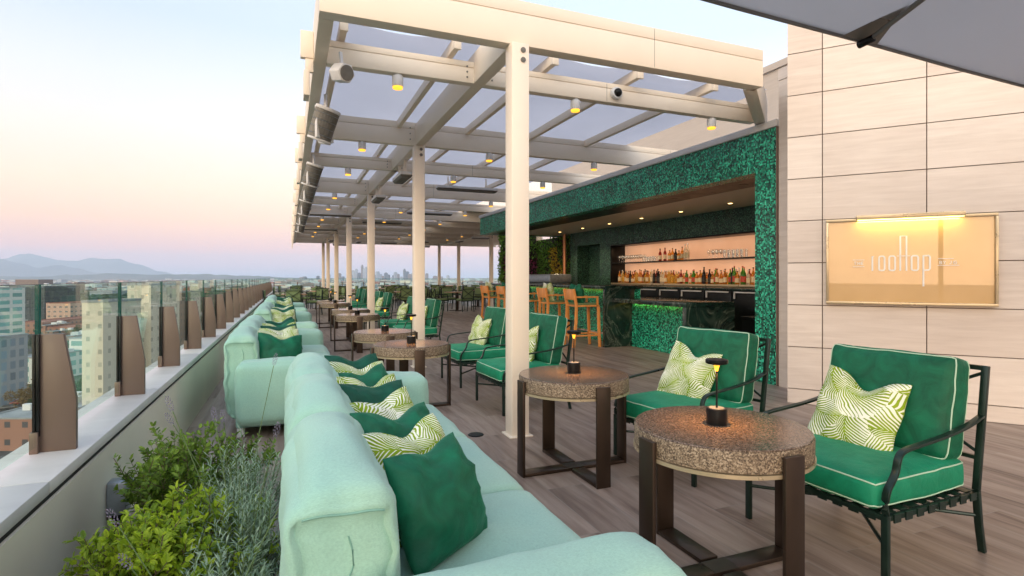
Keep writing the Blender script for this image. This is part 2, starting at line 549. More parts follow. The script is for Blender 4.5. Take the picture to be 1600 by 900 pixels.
# ------------------------------------------------------------------ mesh builder
class MB:
    def __init__(s):
        s.v = []; s.f = []; s.mi = []; s.uv = None
    def add(s, vs, fs, mi=0, M=None):
        o = len(s.v)
        if M is not None:
            vs = [M @ Vector(p) for p in vs]
        s.v.extend([tuple(p) for p in vs])
        for f in fs:
            s.f.append([i + o for i in f]); s.mi.append(mi)
        return s
    def box(s, c, d, rz=0.0, mi=0, M=None):
        x, y, z = d[0] / 2, d[1] / 2, d[2] / 2
        vs = [(-x, -y, -z), (x, -y, -z), (x, y, -z), (-x, y, -z), (-x, -y, z), (x, -y, z), (x, y, z), (-x, y, z)]
        fs = [(0, 3, 2, 1), (4, 5, 6, 7), (0, 1, 5, 4), (1, 2, 6, 5), (2, 3, 7, 6), (3, 0, 4, 7)]
        m = Matrix.Translation(c) @ Matrix.Rotation(rz, 4, 'Z')
        if M is not None:
            m = M @ m
        return s.add(vs, fs, mi, m)
    def bb(s, x0, x1, y0, y1, z0, z1, mi=0):
        return s.box(((x0 + x1) / 2, (y0 + y1) / 2, (z0 + z1) / 2), (abs(x1 - x0), abs(y1 - y0), abs(z1 - z0)), 0, mi)
    def cyl(s, p0, p1, r0, r1=None, n=16, mi=0, caps=True):
        if r1 is None: r1 = r0
        p0, p1 = Vector(p0), Vector(p1)
        q = (p1 - p0).to_track_quat('Z', 'Y').to_matrix()
        vs = []
        for p, r in ((p0, r0), (p1, r1)):
            for i in range(n):
                a = 2 * PI * i / n
                vs.append(p + q @ Vector((r * math.cos(a), r * math.sin(a), 0)))
        fs = [(i, (i + 1) % n, n + (i + 1) % n, n + i) for i in range(n)]
        if caps:
            fs.append(tuple(range(n))[::-1]); fs.append(tuple(range(n, 2 * n)))
        return s.add(vs, fs, mi)
    def lathe(s, prof, n=20, mi=0, c=(0, 0, 0)):
        vs = []; fs = []
        for (r, z) in prof:
            for i in range(n):
                a = 2 * PI * i / n
                vs.append((c[0] + r * math.cos(a), c[1] + r * math.sin(a), c[2] + z))
        for k in range(len(prof) - 1):
            for i in range(n):
                fs.append((k * n + i, k * n + (i + 1) % n, (k + 1) * n + (i + 1) % n, (k + 1) * n + i))
        fs.append(tuple(range(n))[::-1]); fs.append(tuple(range((len(prof) - 1) * n, len(prof) * n)))
        return s.add(vs, fs, mi)
    def sweep(s, pts, prof, closed=False, mi=0, up=Vector((0, 0, 1)), taper=None):
        """sweep a profile [(a, b)] along pts; a along side, b along up-ish normal"""
        pts = [Vector(p) for p in pts]
        n = len(prof); k = len(pts); vs = []; fs = []
        for i, p in enumerate(pts):
            if closed:
                t = pts[(i + 1) % k] - pts[i - 1]
            else:
                t = pts[min(i + 1, k - 1)] - pts[max(i - 1, 0)]
            t.normalize()
            side = t.cross(up)
            if side.length < 1e-4:
                side = t.cross(Vector((0, 1, 0)))
            side.normalize()
            nn = side.cross(t)
            w = taper[i] if taper else 1.0
            for a, b in prof:
                vs.append(p + side * a * w + nn * b * w)
        m = k if closed else k - 1
        for i in range(m):
            j = (i + 1) % k
            for q in range(n):
                fs.append((i * n + q, i * n + (q + 1) % n, j * n + (q + 1) % n, j * n + q))
        if not closed:
            fs.append(tuple(range(n))[::-1]); fs.append(tuple(range((k - 1) * n, k * n)))
        return s.add(vs, fs, mi)
    def tube(s, pts, r, n=8, closed=False, mi=0, taper=None, up=Vector((0, 0, 1))):
        return s.sweep(pts, [(r * math.cos(2 * PI * i / n), r * math.sin(2 * PI * i / n)) for i in range(n)], closed, mi, up, taper)
    def bar(s, pts, w, h, closed=False, mi=0, up=Vector((0, 0, 1))):
        return s.sweep(pts, [(-w / 2, -h / 2), (w / 2, -h / 2), (w / 2, h / 2), (-w / 2, h / 2)], closed, mi, up)
    def mesh(s, name, bevel=0.0, smooth=False, segs=2):
        me = bpy.data.meshes.new(name)
        me.from_pydata(s.v, [], s.f)
        for p, mi in zip(me.polygons, s.mi):
            p.material_index = mi
        bm = bmesh.new(); bm.from_mesh(me)
        bmesh.ops.recalc_face_normals(bm, faces=bm.faces)
        if bevel:
            es = [e for e in bm.edges if len(e.link_faces) == 2 and e.calc_face_angle(0) > 0.6]
            bmesh.ops.bevel(bm, geom=es, offset=bevel, segments=segs, affect='EDGES', profile=0.5, clamp_overlap=True)
        bm.to_mesh(me); bm.free()
        if smooth or bevel:
            for p in me.polygons:
                p.use_smooth = True
            if smooth != 'all':
                try:
                    me.set_sharp_from_angle(angle=R(38))
                except Exception:
                    pass
        return me
    def build(s, name, mats, parent=None, bevel=0.0, smooth=False, loc=None, rz=0.0, segs=2):
        me = s.mesh(name, bevel, smooth, segs)
        if isinstance(mats, str): mats = [mats]
        for m in mats:
            me.materials.append(MATS[m])
        return link(name, me, parent, loc, rz)

def link(name, me, parent=None, loc=None, rz=0.0):
    o = bpy.data.objects.new(name, me)
    C.objects.link(o)
    if parent is not None: o.parent = parent
    if loc is not None: o.location = loc
    if rz: o.rotation_euler.z = rz
    return o

def tag(o, label, cat, group=None):
    o['label'] = label
    if cat: o['category'] = cat
    if group: o['group'] = group
    return o

def struct(o, label=None):
    o['kind'] = 'structure'
    if label: o['label'] = label
    return o

def empty(name, loc=(0, 0, 0), rz=0.0, label=None, cat=None, group=None):
    o = bpy.data.objects.new(name, None)
    C.objects.link(o)
    o.location = loc
    o.rotation_euler.z = rz
    o.empty_display_size = 0.1
    if label: tag(o, label, cat, group)
    return o

KIDS = {}
def kids(o):
    return [c for c in bpy.data.objects if c.parent == o] if o.name not in KIDS else KIDS[o.name]

def copy_tree(o, parent=None):
    c = o.copy()
    C.objects.link(c)
    if parent is not None:
        c.parent = parent
    for ch in list(o.children):
        copy_tree(ch, c)
    return c

def dup(o, loc, rz=0.0, label=None, group=None):
    c = copy_tree(o)
    c.location = loc
    c.rotation_euler = (0, 0, rz)
    if label: c['label'] = label
    if group: c['group'] = group
    return c

# ---- soft shapes
def softmap(h, r, bulge, seed=0.0, wr=0.0, wf=7.0):
    hv = Vector(h)
    rv = (r, r, r) if isinstance(r, (int, float)) else r
    def f(p):
        q = Vector((p[0] * hv.x, p[1] * hv.y, p[2] * hv.z))
        i = Vector([max(-(hv[k] - rv[k]), min(hv[k] - rv[k], q[k])) for k in range(3)])
        d = Vector([(q[k] - i[k]) / rv[k] for k in range(3)])
        if d.length > 1e-6:
            d.normalize()
            q = Vector([i[k] + d[k] * rv[k] for k in range(3)])
        q.x += bulge[0] * p[0] * (1 - p[1] ** 2) * (1 - p[2] ** 2)
        q.y += bulge[1] * p[1] * (1 - p[0] ** 2) * (1 - p[2] ** 2)
        q.z += bulge[2] * p[2] * (1 - p[0] ** 2) * (1 - p[1] ** 2)
        if wr:
            s = q * wf + Vector((seed * 3.7, seed * 1.3, seed * 5.1))
            q += noise.noise_vector(s) * wr + noise.noise_vector(s * 2.7) * wr * 0.45
        return q
    return f

def softbox(mb, f, c=(0, 0, 0), n=12, M=None):
    ts = [math.sin(PI / 2 * (-1 + 2 * i / n)) for i in range(n + 1)]
    c = Vector(c)
    idx = {}
    vs = []; fs = []
    def vid(p):
        k = (round(p[0], 5), round(p[1], 5), round(p[2], 5))
        if k not in idx:
            idx[k] = len(vs); vs.append(f(p) + c)
        return idx[k]
    for ax in range(3):
        for sg in (-1, 1):
            for i in range(n):
                for j in range(n):
                    q = []
                    for (a, b) in ((i, j), (i + 1, j), (i + 1, j + 1), (i, j + 1)):
                        p = [0, 0, 0]
                        p[ax] = sg; p[(ax + 1) % 3] = ts[a]; p[(ax + 2) % 3] = ts[b]
                        q.append(vid(p))
                    fs.append(q if sg > 0 else q[::-1])
    mb.add(vs, fs, 0, M)
    return mb

def ring(f, plane, val, c=(0, 0, 0), n=14, grow=1.0):
    """points around the box at coordinate val of axis 'plane' (2: z)"""
    ts = [math.sin(PI / 2 * (-1 + 2 * i / n)) for i in range(n + 1)]
    a, b = [(1, 2), (0, 2), (0, 1)][plane]
    seq = [(t, -1) for t in ts[:-1]] + [(1, t) for t in ts[:-1]] + [(-t, 1) for t in ts[:-1]] + [(-1, -t) for t in ts[:-1]]
    out = []
    for s, t in seq:
        p = [0, 0, 0]; p[plane] = val; p[a] = s; p[b] = t
        out.append(f(p) * grow + Vector(c))
    return out

def pillow_mesh(name, a, T, mat, seed, chop=0.16, b=None, pinch=0.05):
    b = b or a
    n = 22
    vs = []; fs = []; uvs = []
    ts = [math.sin(PI / 2 * (-1 + 2 * i / n)) for i in range(n + 1)]
    for side in (1, -1):
        for j in range(n + 1):
            for i in range(n + 1):
                u, v = ts[i], ts[j]
                k = 0.032
                x = a * u * (1 - k * (1 - v * v)) * (1 + .03 * noise.noise(Vector((seed, v * 2, 3))))
                y = b * v * (1 - k * (1 - u * u))
                if v > 0:
                    y -= chop * (v ** 1.6) * math.exp(-((u - 0.06) / 0.42) ** 2)
                th = max(0.0, (1 - abs(u) ** 2.6)) ** 0.52 * max(0.0, (1 - abs(v) ** 2.6)) ** 0.52
                th *= 1 - 0.45 * max(0, v) * math.exp(-(u / 0.3) ** 2) if chop > .02 else 1
                if v > 0: x *= 1 - pinch * v
                z = T * th
                s = Vector((u * 2.1 + seed * 7.3, v * 2.1, side * 2.0 + seed))
                z += (noise.noise(s) * 0.018 + noise.noise(s * 2.4) * 0.014 + abs(noise.noise(s * 1.7 + Vector((4, 1, 9)))) * -0.020) * min(1, th * 2.5)
                # folds from the corners
                z -= 0.016 * abs(math.sin(6 * math.atan2(v, u) + seed)) * th * (u * u + v * v)
                vs.append((x, y, z * side))
                uvs.append(((u * .5 + .5) + seed * 1.7 + (0 if side > 0 else 3.3), (v * .5 + .5) * b / a + seed * 0.9))
    m = (n + 1) * (n + 1)
    for s_ in range(2):
        for j in range(n):
            for i in range(n):
                q = [s_ * m + j * (n + 1) + i, s_ * m + j * (n + 1) + i + 1, s_ * m + (j + 1) * (n + 1) + i + 1, s_ * m + (j + 1) * (n + 1) + i]
                fs.append(q if s_ == 0 else q[::-1])
    me = bpy.data.meshes.new(name)
    me.from_pydata(vs, [], fs)
    ul = me.uv_layers.new(name='UVMap')
    for lp in me.loops:
        ul.data[lp.index].uv = uvs[lp.vertex_index]
    bm = bmesh.new(); bm.from_mesh(me)
    bmesh.ops.remove_doubles(bm, verts=bm.verts, dist=0.0004)
    bm.to_mesh(me); bm.free()
    for p in me.polygons: p.use_smooth = True
    me.materials.append(MATS[mat])
    return me

def pose(o, loc, face, tilt=0.25, roll=0.0):
    """stand a flat pillow up: local y up, local z towards the compass angle 'face' (0 = +x), tilted back"""
    B = Matrix(((0, 0, 1), (1, 0, 0), (0, 1, 0))).to_4x4()     # local x->+y, y->+z, z->+x
    o.matrix_world = Matrix.Translation(loc) @ Matrix.Rotation(face, 4, 'Z') @ Matrix.Rotation(-tilt, 4, 'Y') @ Matrix.Rotation(roll, 4, 'X') @ B
# ================================================================== WORLD AND LIGHT
SUN_AZ = R(230)      # compass-like angle of the sun measured in the xy plane from +x: behind the camera, over the rail
SUN_EL = R(5)
w = bpy.data.worlds.new('World')
sc.world = w
w.use_nodes = True
nt = w.node_tree
for n_ in list(nt.nodes): nt.nodes.remove(n_)
g = N(nt)
out = g.n('ShaderNodeOutputWorld')
sky = g.n('ShaderNodeTexSky', sky_type='NISHITA')
sky.sun_disc = False
sky.sun_elevation = SUN_EL
sky.sun_rotation = PI / 2 - SUN_AZ
sky.air_density = 1.2; sky.dust_density = 1.5; sky.ozone_density = 2.0
tc = g.n('ShaderNodeTexCoord')
sx = g.n('ShaderNodeSeparateXYZ')
nrm = g.n('ShaderNodeVectorMath', operation='NORMALIZE')
g.l(tc.outputs['Generated'], nrm.inputs[0])
g.l(nrm.outputs[0], sx.inputs[0])
el = sx.outputs[2]
east = g.ramp(el, [(0.0, (0.44, 0.52, 0.68)), (0.020, (0.78, 0.56, 0.66)), (0.045, (1.04, 0.56, 0.52)), (0.09, (1.12, 0.70, 0.50)),
                   (0.14, (1.06, 0.82, 0.62)), (0.21, (0.98, 0.88, 0.78)), (0.29, (0.86, 0.86, 0.92)), (0.38, (0.66, 0.75, 0.93)), (0.60, (0.62, 0.74, 0.95)), (1.0, (0.55, 0.68, 0.95))])
west = g.ramp(el, [(0.0, (1.25, 0.66, 0.28)), (0.08, (1.6, 1.0, 0.50)), (0.20, (2.3, 1.8, 1.25)), (0.36, (3.2, 2.9, 2.5)), (0.65, (1.7, 1.75, 1.85)), (1.0, (0.55, 0.68, 0.95))])
dot = g.n('ShaderNodeVectorMath', operation='DOT_PRODUCT')
dot.inputs[1].default_value = (math.cos(SUN_AZ), math.sin(SUN_AZ), 0)
g.l(nrm.outputs[0], dot.inputs[0])
fw = g.ramp(dot.outputs['Value'], [(0.0, 0.0), (0.85, 1.0)])
# the sky over the bar side is a little paler than over the mountains
dot2 = g.n('ShaderNodeVectorMath', operation='DOT_PRODUCT')
dot2.inputs[1].default_value = (RX * .8 + FX * .6, RY * .8 + FY * .6, 0)
g.l(nrm.outputs[0], dot2.inputs[0])
pale = g.ramp(dot2.outputs['Value'], [(0.0, 0.93), (0.9, 1.12)])
grad = g.mix(fw, g.mix(1.0, east, pale, 'MULTIPLY'), west)
bg1 = g.n('ShaderNodeBackground')
g.l(grad, bg1.inputs[0]); bg1.inputs[1].default_value = 0.93
bg2 = g.n('ShaderNodeBackground')
g.l(sky.outputs[0], bg2.inputs[0]); bg2.inputs[1].default_value = 0.05
ad = g.n('ShaderNodeAddShader')
g.l(bg1.outputs[0], ad.inputs[0]); g.l(bg2.outputs[0], ad.inputs[1])
g.l(ad.outputs[0], out.inputs[0])
w.cycles.sampling_method = 'MANUAL'
w.cycles.sample_map_resolution = 512

sd = bpy.data.lights.new('sun', 'SUN')
sd.energy = 1.9; sd.angle = R(50); sd.color = (1.0, 0.80, 0.62)
so = bpy.data.objects.new('sun', sd); C.objects.link(so)
dv = Vector((math.cos(SUN_AZ) * math.cos(SUN_EL), math.sin(SUN_AZ) * math.cos(SUN_EL), math.sin(SUN_EL)))
so.rotation_euler = dv.to_track_quat('Z', 'Y').to_euler()

def lamp(name, kind, loc, energy, col=(1, 0.62, 0.30), size=0.05, rot=None, parent=None, sizey=None, spot=None):
    d = bpy.data.lights.new(name, kind)
    d.energy = energy; d.color = col
    if kind == 'AREA':
        d.size = size
        if sizey: d.shape = 'RECTANGLE'; d.size_y = sizey
    else:
        d.shadow_soft_size = size
    if kind == 'SPOT':
        d.spot_size = spot or R(100); d.spot_blend = 0.6
    o = bpy.data.objects.new(name, d); C.objects.link(o)
    if parent is not None: o.parent = parent
    o.location = loc
    if rot: o.rotation_euler = rot
    return o

# ================================================================== TERRACE FLOOR
END_Y = 33.2
m = MB(); m.bb(-0.81, 22, -4, END_Y, -0.3, 0)
struct(m.build('floor', 'deck_planks'), 'brown wood look plank floor of the rooftop terrace')

# tower below the terrace so that the terrace stands on something
m = MB(); m.bb(-1.05, 21.8, -3.9, END_Y + .1, -38, -0.31)
tag(m.build('hotel_tower', 'bld_cream'), 'tower block carrying the rooftop terrace', 'building')

# ================================================================== PARAPET
def parapet(name, label, x0, y0, x1, y1, posts, far=False):
    """inner face runs (x0,y0)->(x1,y1); outside is to the left of the direction of travel"""
    root = empty(name, (x0, y0, 0), 0, label, 'parapet')
    dx, dy = x1 - x0, y1 - y0
    L = math.hypot(dx, dy)
    root.rotation_euler.z = math.atan2(dy, dx)
    # local frame: x along, y outward (left)
    m = MB(); m.bb(0, L, 0.0, 0.28, 0, 0.485); m.build('wall', 'wall_grey', root)
    m = MB(); m.bb(0, L, 0.012, 0.28, 0.485, 0.512); m.build('shadow_gap', 'black_gap', root)
    m = MB()
    k = 0
    while k * 1.83 < L:
        m.bb(k * 1.83 + .002, min(L, (k + 1) * 1.83) - .002, -0.002, 0.285, 0.512, 0.56)
        k += 1
    m.build('coping', 'coping_stone', root, bevel=0.004)
    return root

par = parapet('parapet', 'low grey parapet wall with pale stone coping along the city side', -0.81, -3.0, -0.81, END_Y, None)
par2 = parapet('parapet', 'low parapet wall across the far end of the terrace', -1.09, END_Y, 21.8, END_Y, None)

def balustrade(label, group, n, first, step, place, full=True):
    root = empty('glass_balustrade', place[0], place[1], label, 'balustrade')
    # local: x along, y outward; post plate from y .045 to .175
    pm = MB()
    prof = [(0.043, 0.0), (0.175, 0.0), (0.175, 0.50), (0.088, 0.50), (0.043, 0.22)]
    t = 0.026
    vs = [(-t / 2, a, b) for a, b in prof] + [(t / 2, a, b) for a, b in prof]
    k = len(prof)
    fs = [tuple(range(k)), tuple(range(2 * k - 1, k - 1, -1))] + [(i, i + k, (i + 1) % k + k, (i + 1) % k) for i in range(k)]
    pm.add(vs, fs)
    pm.box((0, 0.183, 0.045), (0.07, 0.03, 0.09))
    pme = pm.mesh('post', 0.002)
    pme.materials.append(MATS['bronze_post'])
    cm = MB(); cm.box((0, 0.172, 0.285), (0.050, 0.012, 0.43)); cm.box((0, 0.186, 0.285), (0.050, 0.010, 0.43))
    cme = cm.mesh('clamp', 0.001); cme.materials.append(MATS['black_metal'])
    gm = MB()
    gm.box((step / 2, 0.179, 0.37), (step - 0.022, 0.010, 0.68))
    gme = gm.mesh('glass_pane'); gme.materials.append(MATS['rail_glass'])
    em = MB()
    for s_ in (0.0125, step - 0.0125):
        em.box((s_, 0.179, 0.37), (0.003, 0.0125, 0.682))
    em.box((step / 2, 0.179, 0.711), (step - 0.022, 0.0125, 0.003))
    eme = em.mesh('pane_edge'); eme.materials.append(MATS['glass_edge'])
    for i in range(n):
        p = link('post', pme, root, (first + i * step, 0, 0))
        link('clamp', cme, p)
        gp = link('glass_pane', gme, root, (first + i * step, 0, 0))
        link('pane_edge', eme, gp)
    return root
b1 = balustrade('clear glass balustrade on tapering bronze posts along the city side', None, 28, 1.685, 1.215, ((-0.81, -1.2, 0.56), PI / 2))
# post y positions: 2.92, 4.15, 5.36 ...
b1.location.y = 2.92 - 1.685 - 1.215 * 3
b2 = balustrade('glass balustrade on bronze posts across the far end of the terrace', None, 18, 0.3, 1.215, ((-1.09, END_Y, 0.56), 0))

# ================================================================== PERGOLA
ZB = 3.22
pg = empty('pergola', (1.75, 4.2, 0), 0, 'large beige steel pergola roofing the terrace', 'pergola')
PG = Vector((1.75, 4.2, 0))
def pbuild(mb, name, mat, **kw):
    """geometry given in world space, child of the pergola"""
    mb.v = [(a - PG.x, b - PG.y, c - PG.z) for a, b, c in mb.v]
    return mb.build(name, mat, kw.pop('parent', pg), **kw)
COLS_Y = [4.2, 7.95, 13.0, 18.05, 23.1, 28.2, 32.3]
SM_Y = [5.2, 9.95, 15.2, 20.4, 25.5, 30.3]
XL0, XL1 = 0.20, 0.31
def column(x, y):
    m = MB(); m.box((x, y, ZB / 2 + .002), (0.155, 0.155, ZB - .004))
    c = pbuild(m, 'column', 'paint_beige', bevel=0.012)
    m = MB(); m.box((x, y, .006), (0.20, 0.20, .012))
    pbuild(m, 'base_plate', 'paint_beige', parent=c, bevel=0.002)
    m = MB()
    for z in (3.16, 3.08):
        m.cyl((x + .02, y - .077, z), (x + .02, y - .086, z), 0.022, n=12)
        m.cyl((x + .02, y - .085, z), (x + .02, y - .090, z), 0.012, n=6)
    pbuild(m, 'bolt', 'heater_grey', parent=c)
for y in COLS_Y:
    column(1.75, y + 0.01)
for y in (18.05, 23.1, 28.2, 32.3):
    column(8.35, y)
def beam(x0, x1, y, h, wd=0.10):
    m = MB()
    m.bb(x0, x1, y - wd / 2, y + wd / 2, ZB, ZB + h * .70)
    m.bb(x0, x1, y - wd / 2 + .006, y + wd / 2 - .006, ZB + h * .70 + .0005, ZB + h * .70 + .006)
    m.bb(x0, x1, y - wd / 2, y + wd / 2, ZB + h * .70 + .007, ZB + h)
    q = pbuild(m, 'beam', 'paint_beige', bevel=0.004)
    m = MB()
    for xx in ((1.62, 1.88) if y > 4.5 else ()):
        for zz in (.25, .5, .75):
            m.cyl((xx, y - wd / 2 - .001, ZB + h * zz), (xx, y - wd / 2 - .006, ZB + h * zz), .009, n=8)
    if m.v: pbuild(m, 'bolt', 'heater_grey', parent=q)
    m = MB(); xx = x0 + 2.9
    while xx < x1 - .5:
        m.bb(xx, xx + .004, y - wd / 2 - .0006, y - wd / 2 + .001, ZB + .01, ZB + h - .01)
        xx += 3.0
    if m.v: pbuild(m, 'joint_line', 'heater_grey', parent=q)
    return q
# front frame
b_ = beam(XL0, 4.42, 4.25, 0.37, 0.13)
for i, y in enumerate(COLS_Y[1:]):
    beam(XL1 + .001, 8.44 if y < 16 else 12.0, y + .03, 0.33)
for y in SM_Y:
    beam(XL1 + .001, 5.35 if y < 6 else (8.44 if y < 16 else 12.0), y + .03, 0.21)
# end brackets reaching outside the edge beam
for y in SM_Y + COLS_Y[1:]:
    m = MB(); m.bb(0.09, XL0 - .001, y - .03, y + .03, ZB + .02, ZB + .26)
    m.bb(0.13, XL0 - .001, y - .02, y + .02, ZB - .10, ZB + .02)
    q = pbuild(m, 'end_bracket', 'paint_beige', bevel=0.006)
    m = MB(); m.bb(0.115, 0.165, y - .10, y + .10, ZB - .33, ZB - .11)
    pbuild(m, 'shade_guide', 'paint_beige', parent=q, bevel=0.006)
# edge beam on the city side, deep and thin
m = MB()
m.bb(XL0, XL1, 4.32, END_Y - .3, ZB, ZB + .37)
pbuild(m, 'edge_beam', 'paint_beige', bevel=0.006)
# spine beam over the columns
for i in range(len(COLS_Y) - 1):
    ya, yb = COLS_Y[i], COLS_Y[i + 1]
    m = MB(); m.bb(1.69, 1.81, ya + (.12 if i == 0 else .082), yb - .022, ZB, ZB + .30 if i == 0 else ZB + .32)
    q = pbuild(m, 'spine_beam', 'paint_beige', bevel=0.005)
# returning beam at the bar corner
dr = Vector((0.768, 0.640, 0))
p0 = Vector((4.36, 4.30, 0)); p1 = p0 + dr * 1.72
m = MB(); m.bar([p0 + Vector((0, 0, ZB + .185)), p1 + Vector((0, 0, ZB + .185))], 0.13, 0.37)
pbuild(m, 'return_beam', 'paint_beige', bevel=0.006)
# right side beam row for the far part
m = MB(); m.bb(8.29, 8.41, 18.2, 32.2, ZB, ZB + .30)
pbuild(m, 'spine_beam', 'paint_beige', bevel=0.005)
# rafters
RZ = 3.57
for i, x in enumerate([0.44, 1.46, 2.48, 3.50, 4.52]):
    m = MB(); m.bb(x - .03, x + .03, 4.98, END_Y - .5, RZ - .115, RZ - .012)
    r_ = pbuild(m, 'rafter', 'steel' if False else 'paint_beige', bevel=0.004)
    m = MB(); m.bb(x - .035, x + .035, 4.955, 4.985, RZ - .13, RZ + .015)
    pbuild(m, 'end_cap', 'paint_beige', parent=r_, bevel=0.003)
# cross purlins over the small gaps (thin)
# fabric with shallow sags between rafters
def canopy(x0, x1, y0, y1, nx, z, drop):
    xs = []
    vs = []; fs = []
    ny = 24
    edges = [0.30, 0.44, 1.46, 2.48, 3.50, 4.52, 5.33]
    pts = []
    for a, b in zip(edges[:-1], edges[1:]):
        for k in range(8):
            t = k / 8
            pts.append((a + (b - a) * t, drop * 4 * t * (1 - t) * min(1, (b - a))))
    pts.append((edges[-1], 0))
    for j in range(ny + 1):
        y = y0 + (y1 - y0) * j / ny
        for x, s_ in pts:
            e = s_ * (1 if j else .9)
            vs.append((x, y - (0.10 * (s_ / drop) if j == 0 else 0) * -1, z - e))
    n = len(pts)
    for j in range(ny):
        for i in range(n - 1):
            fs.append((j * n + i, j * n + i + 1, (j + 1) * n + i + 1, (j + 1) * n + i))
    m = MB(); m.add(vs, fs)
    # underside copy 4 mm lower so the cloth has a thickness
    m.add([(a, b, c - .004) for a, b, c in vs], [f[::-1] for f in fs])
    return m
pbuild(canopy(.3, 5.33, 4.99, END_Y - .5, 6, RZ, .022), 'roof_canopy', 'canopy_fabric', smooth=True)
m = MB(); m.bb(5.45, 12.0, 17.0, END_Y - .4, ZB + .34, ZB + .40)
pbuild(m, 'roof_panel', 'ceiling_beige')
# beige boarded ceiling from the third bay on
m = MB()
for ya, yb in ((18.12, 20.36), (20.5, 23.05), (23.2, 25.45), (25.6, 28.1), (28.3, 30.2), (30.4, 32.2)):
    m.bb(XL1 + .01, 5.34, ya + .1, yb - .1, ZB + .22, ZB + .24)
pbuild(m, 'ceiling_panel', 'ceiling_beige')

# ---- downlights under the cross beams
def make_downlight():
    r = empty('ceiling_spotlight', (0, 0, 0), 0, 'small grey cylinder spotlight glowing amber under a pergola beam', 'spotlight', 'spotlights under the pergola beams')
    m = MB(); m.cyl((0, 0, 0), (0, 0, -.018), 0.038, n=16); m.cyl((0, 0, -.018), (0, 0, -.115), 0.052, n=20)
    m.build('housing', 'coping_white', r, bevel=0.003)
    m = MB(); m.cyl((0, 0, -.1155), (0, 0, -.133), 0.049, 0.046, n=20)
    m.build('lens', 'lamp_amber', r)
    return r
dl = make_downlight()
first = True
for j, y in enumerate([5.2, 7.95, 9.95, 13.0, 15.2, 18.05, 20.4, 23.1, 25.5]):
    xs = [0.95, 2.85, 4.70] if y < 16 else [0.95, 2.85, 4.7, 7.0]
    for i, x in enumerate(xs):
        off = 0.0 if j % 2 == 0 else .04
        if first:
            dl.location = (x, y + .03, ZB); first = False; o = dl
        else:
            o = dup(dl, (x, y + .03, ZB))
        if j == 0:
            o['label'] = ['spotlight nearest the rail on the second cross beam of the pergola', 'spotlight on the second cross beam between the tall column and the dome camera', 'spotlight on the second cross beam close to the bar wall'][i].replace('nearest', 'closer to') if i == 0 else ['', 'spotlight on the second cross beam between the tall column and the dome camera', 'spotlight on the second cross beam close to the bar wall'][i]
            o['group'] = 'spotlights under the second cross beam'

# ---- dome camera
cr = empty('security_camera', (3.32, 5.179, ZB + .10), 0, 'white dome security camera with dark bubble on a pergola beam', 'security camera')
m = MB(); m.cyl((0, 0, 0), (0, -.05, 0), 0.070, 0.064, n=24); m.build('housing', 'coping_white', cr, bevel=0.006)
m = MB(); m.lathe([(0.046, 0), (0.043, .02), (0.030, .036), (0.012, .045)], 20)
m.v = [(a, -c - .05, b) for a, b, c in m.v]
m.build('dome', 'black_metal', cr, smooth=True)

# ---- speakers, flood lamps and heaters under the edge beam
def make_heatlamp():
    r = empty('half_round_heater', (0, 0, 0), 0, 'x', 'heater')
    n = 16; rad = 0.165
    T_ = Matrix.Rotation(R(20), 4, 'Y')
    def half(rr0, z0, z1, taper=1.0):
        vs = []
        for z, s_ in ((z0, 1.0), (z1, taper)):
            for i in range(n + 1):
                a = -PI / 2 + PI * i / n
                vs.append((rr0 * math.cos(a) * s_, rr0 * math.sin(a) * s_, z))
        k = n + 1
        return vs, [tuple(range(k)), tuple(range(2 * k - 1, k - 1, -1)), (0, k, 2 * k - 1, k - 1)] + [(i, i + 1, i + 1 + k, i + k) for i in range(n)]
    m = MB(); m.add(*half(rad, 0, -.035), 0, T_); m.add(*half(rad * .93, -.335, -.36), 0, T_); m.bb(-.03, .0, -rad * .9, rad * .9, -.35, -.01)
    m.build('housing', 'coping_white', r, bevel=0.005)
    m = MB(); m.add(*half(rad * .96, -.036, -.334, .95), 0, T_)
    g_ = m.build('grille', 'heater_grey', r)
    m = MB()
    for q in range(4):
        z = -.07 - q * .075
        m.tube([T_ @ Vector((rad * .955 * math.cos(a), rad * .955 * math.sin(a), z)) for a in [-PI / 2 + PI * i / 12 for i in range(13)]], .003, 4)
    m.build('louver', 'galv', g_)
    m = MB(); m.bar([(0, 0, .0), (0, 0, .14)], .03, .02); m.build('bracket', 'coping_white', r)
    return r
for i, y in enumerate([6.2, 9.3, 11.3, 13.7, 16.3, 19.0]):
    if i == 0:
        hl = make_heatlamp(); o = hl
        lab = 'largest half round white heater below the pergola edge beam'
        grp = None
    else:
        o = dup(hl, (0, 0, 0)); lab = 'half round white heater in the row under the pergola edge beam'; grp = 'half round heaters under the edge beam'
    o.location = (0.36, y, ZB - .10); o.rotation_euler.z = R(-38)
    o['label'] = lab
    if grp: o['group'] = grp
def make_flood():
    r = empty('flood_lamp', (0, 0, 0), 0, 'x', 'flood lamp')
    m = MB()
    n = 6
    m.cyl((-.07, 0, 0), (.07, 0, -.03), 0.085, 0.085, n=6)
    m.build('housing', 'coping_white', r, bevel=0.006)
    m = MB(); m.cyl((.0705, 0, -.03), (.078, 0, -.0315), 0.065, n=16); m.build('lens', 'heater_grey', r)
    m = MB(); m.bar([(0, 0, .04), (-.02, 0, .17)], .025, .02); m.build('bracket', 'coping_white', r)
    return r
for i, y in enumerate([4.95, 7.35, 14.9]):
    if i == 0:
        fl = make_flood(); o = fl
    else:
        o = dup(fl, (0, 0, 0))
    o.location = (0.42, y, ZB - .14); o.rotation_euler.z = R(-60)
    o['label'] = ['grey box flood lamp hanging just above the largest heater', 'grey flood lamp hanging below the largest heater', 'small grey flood lamp far along the pergola edge beam'][i]

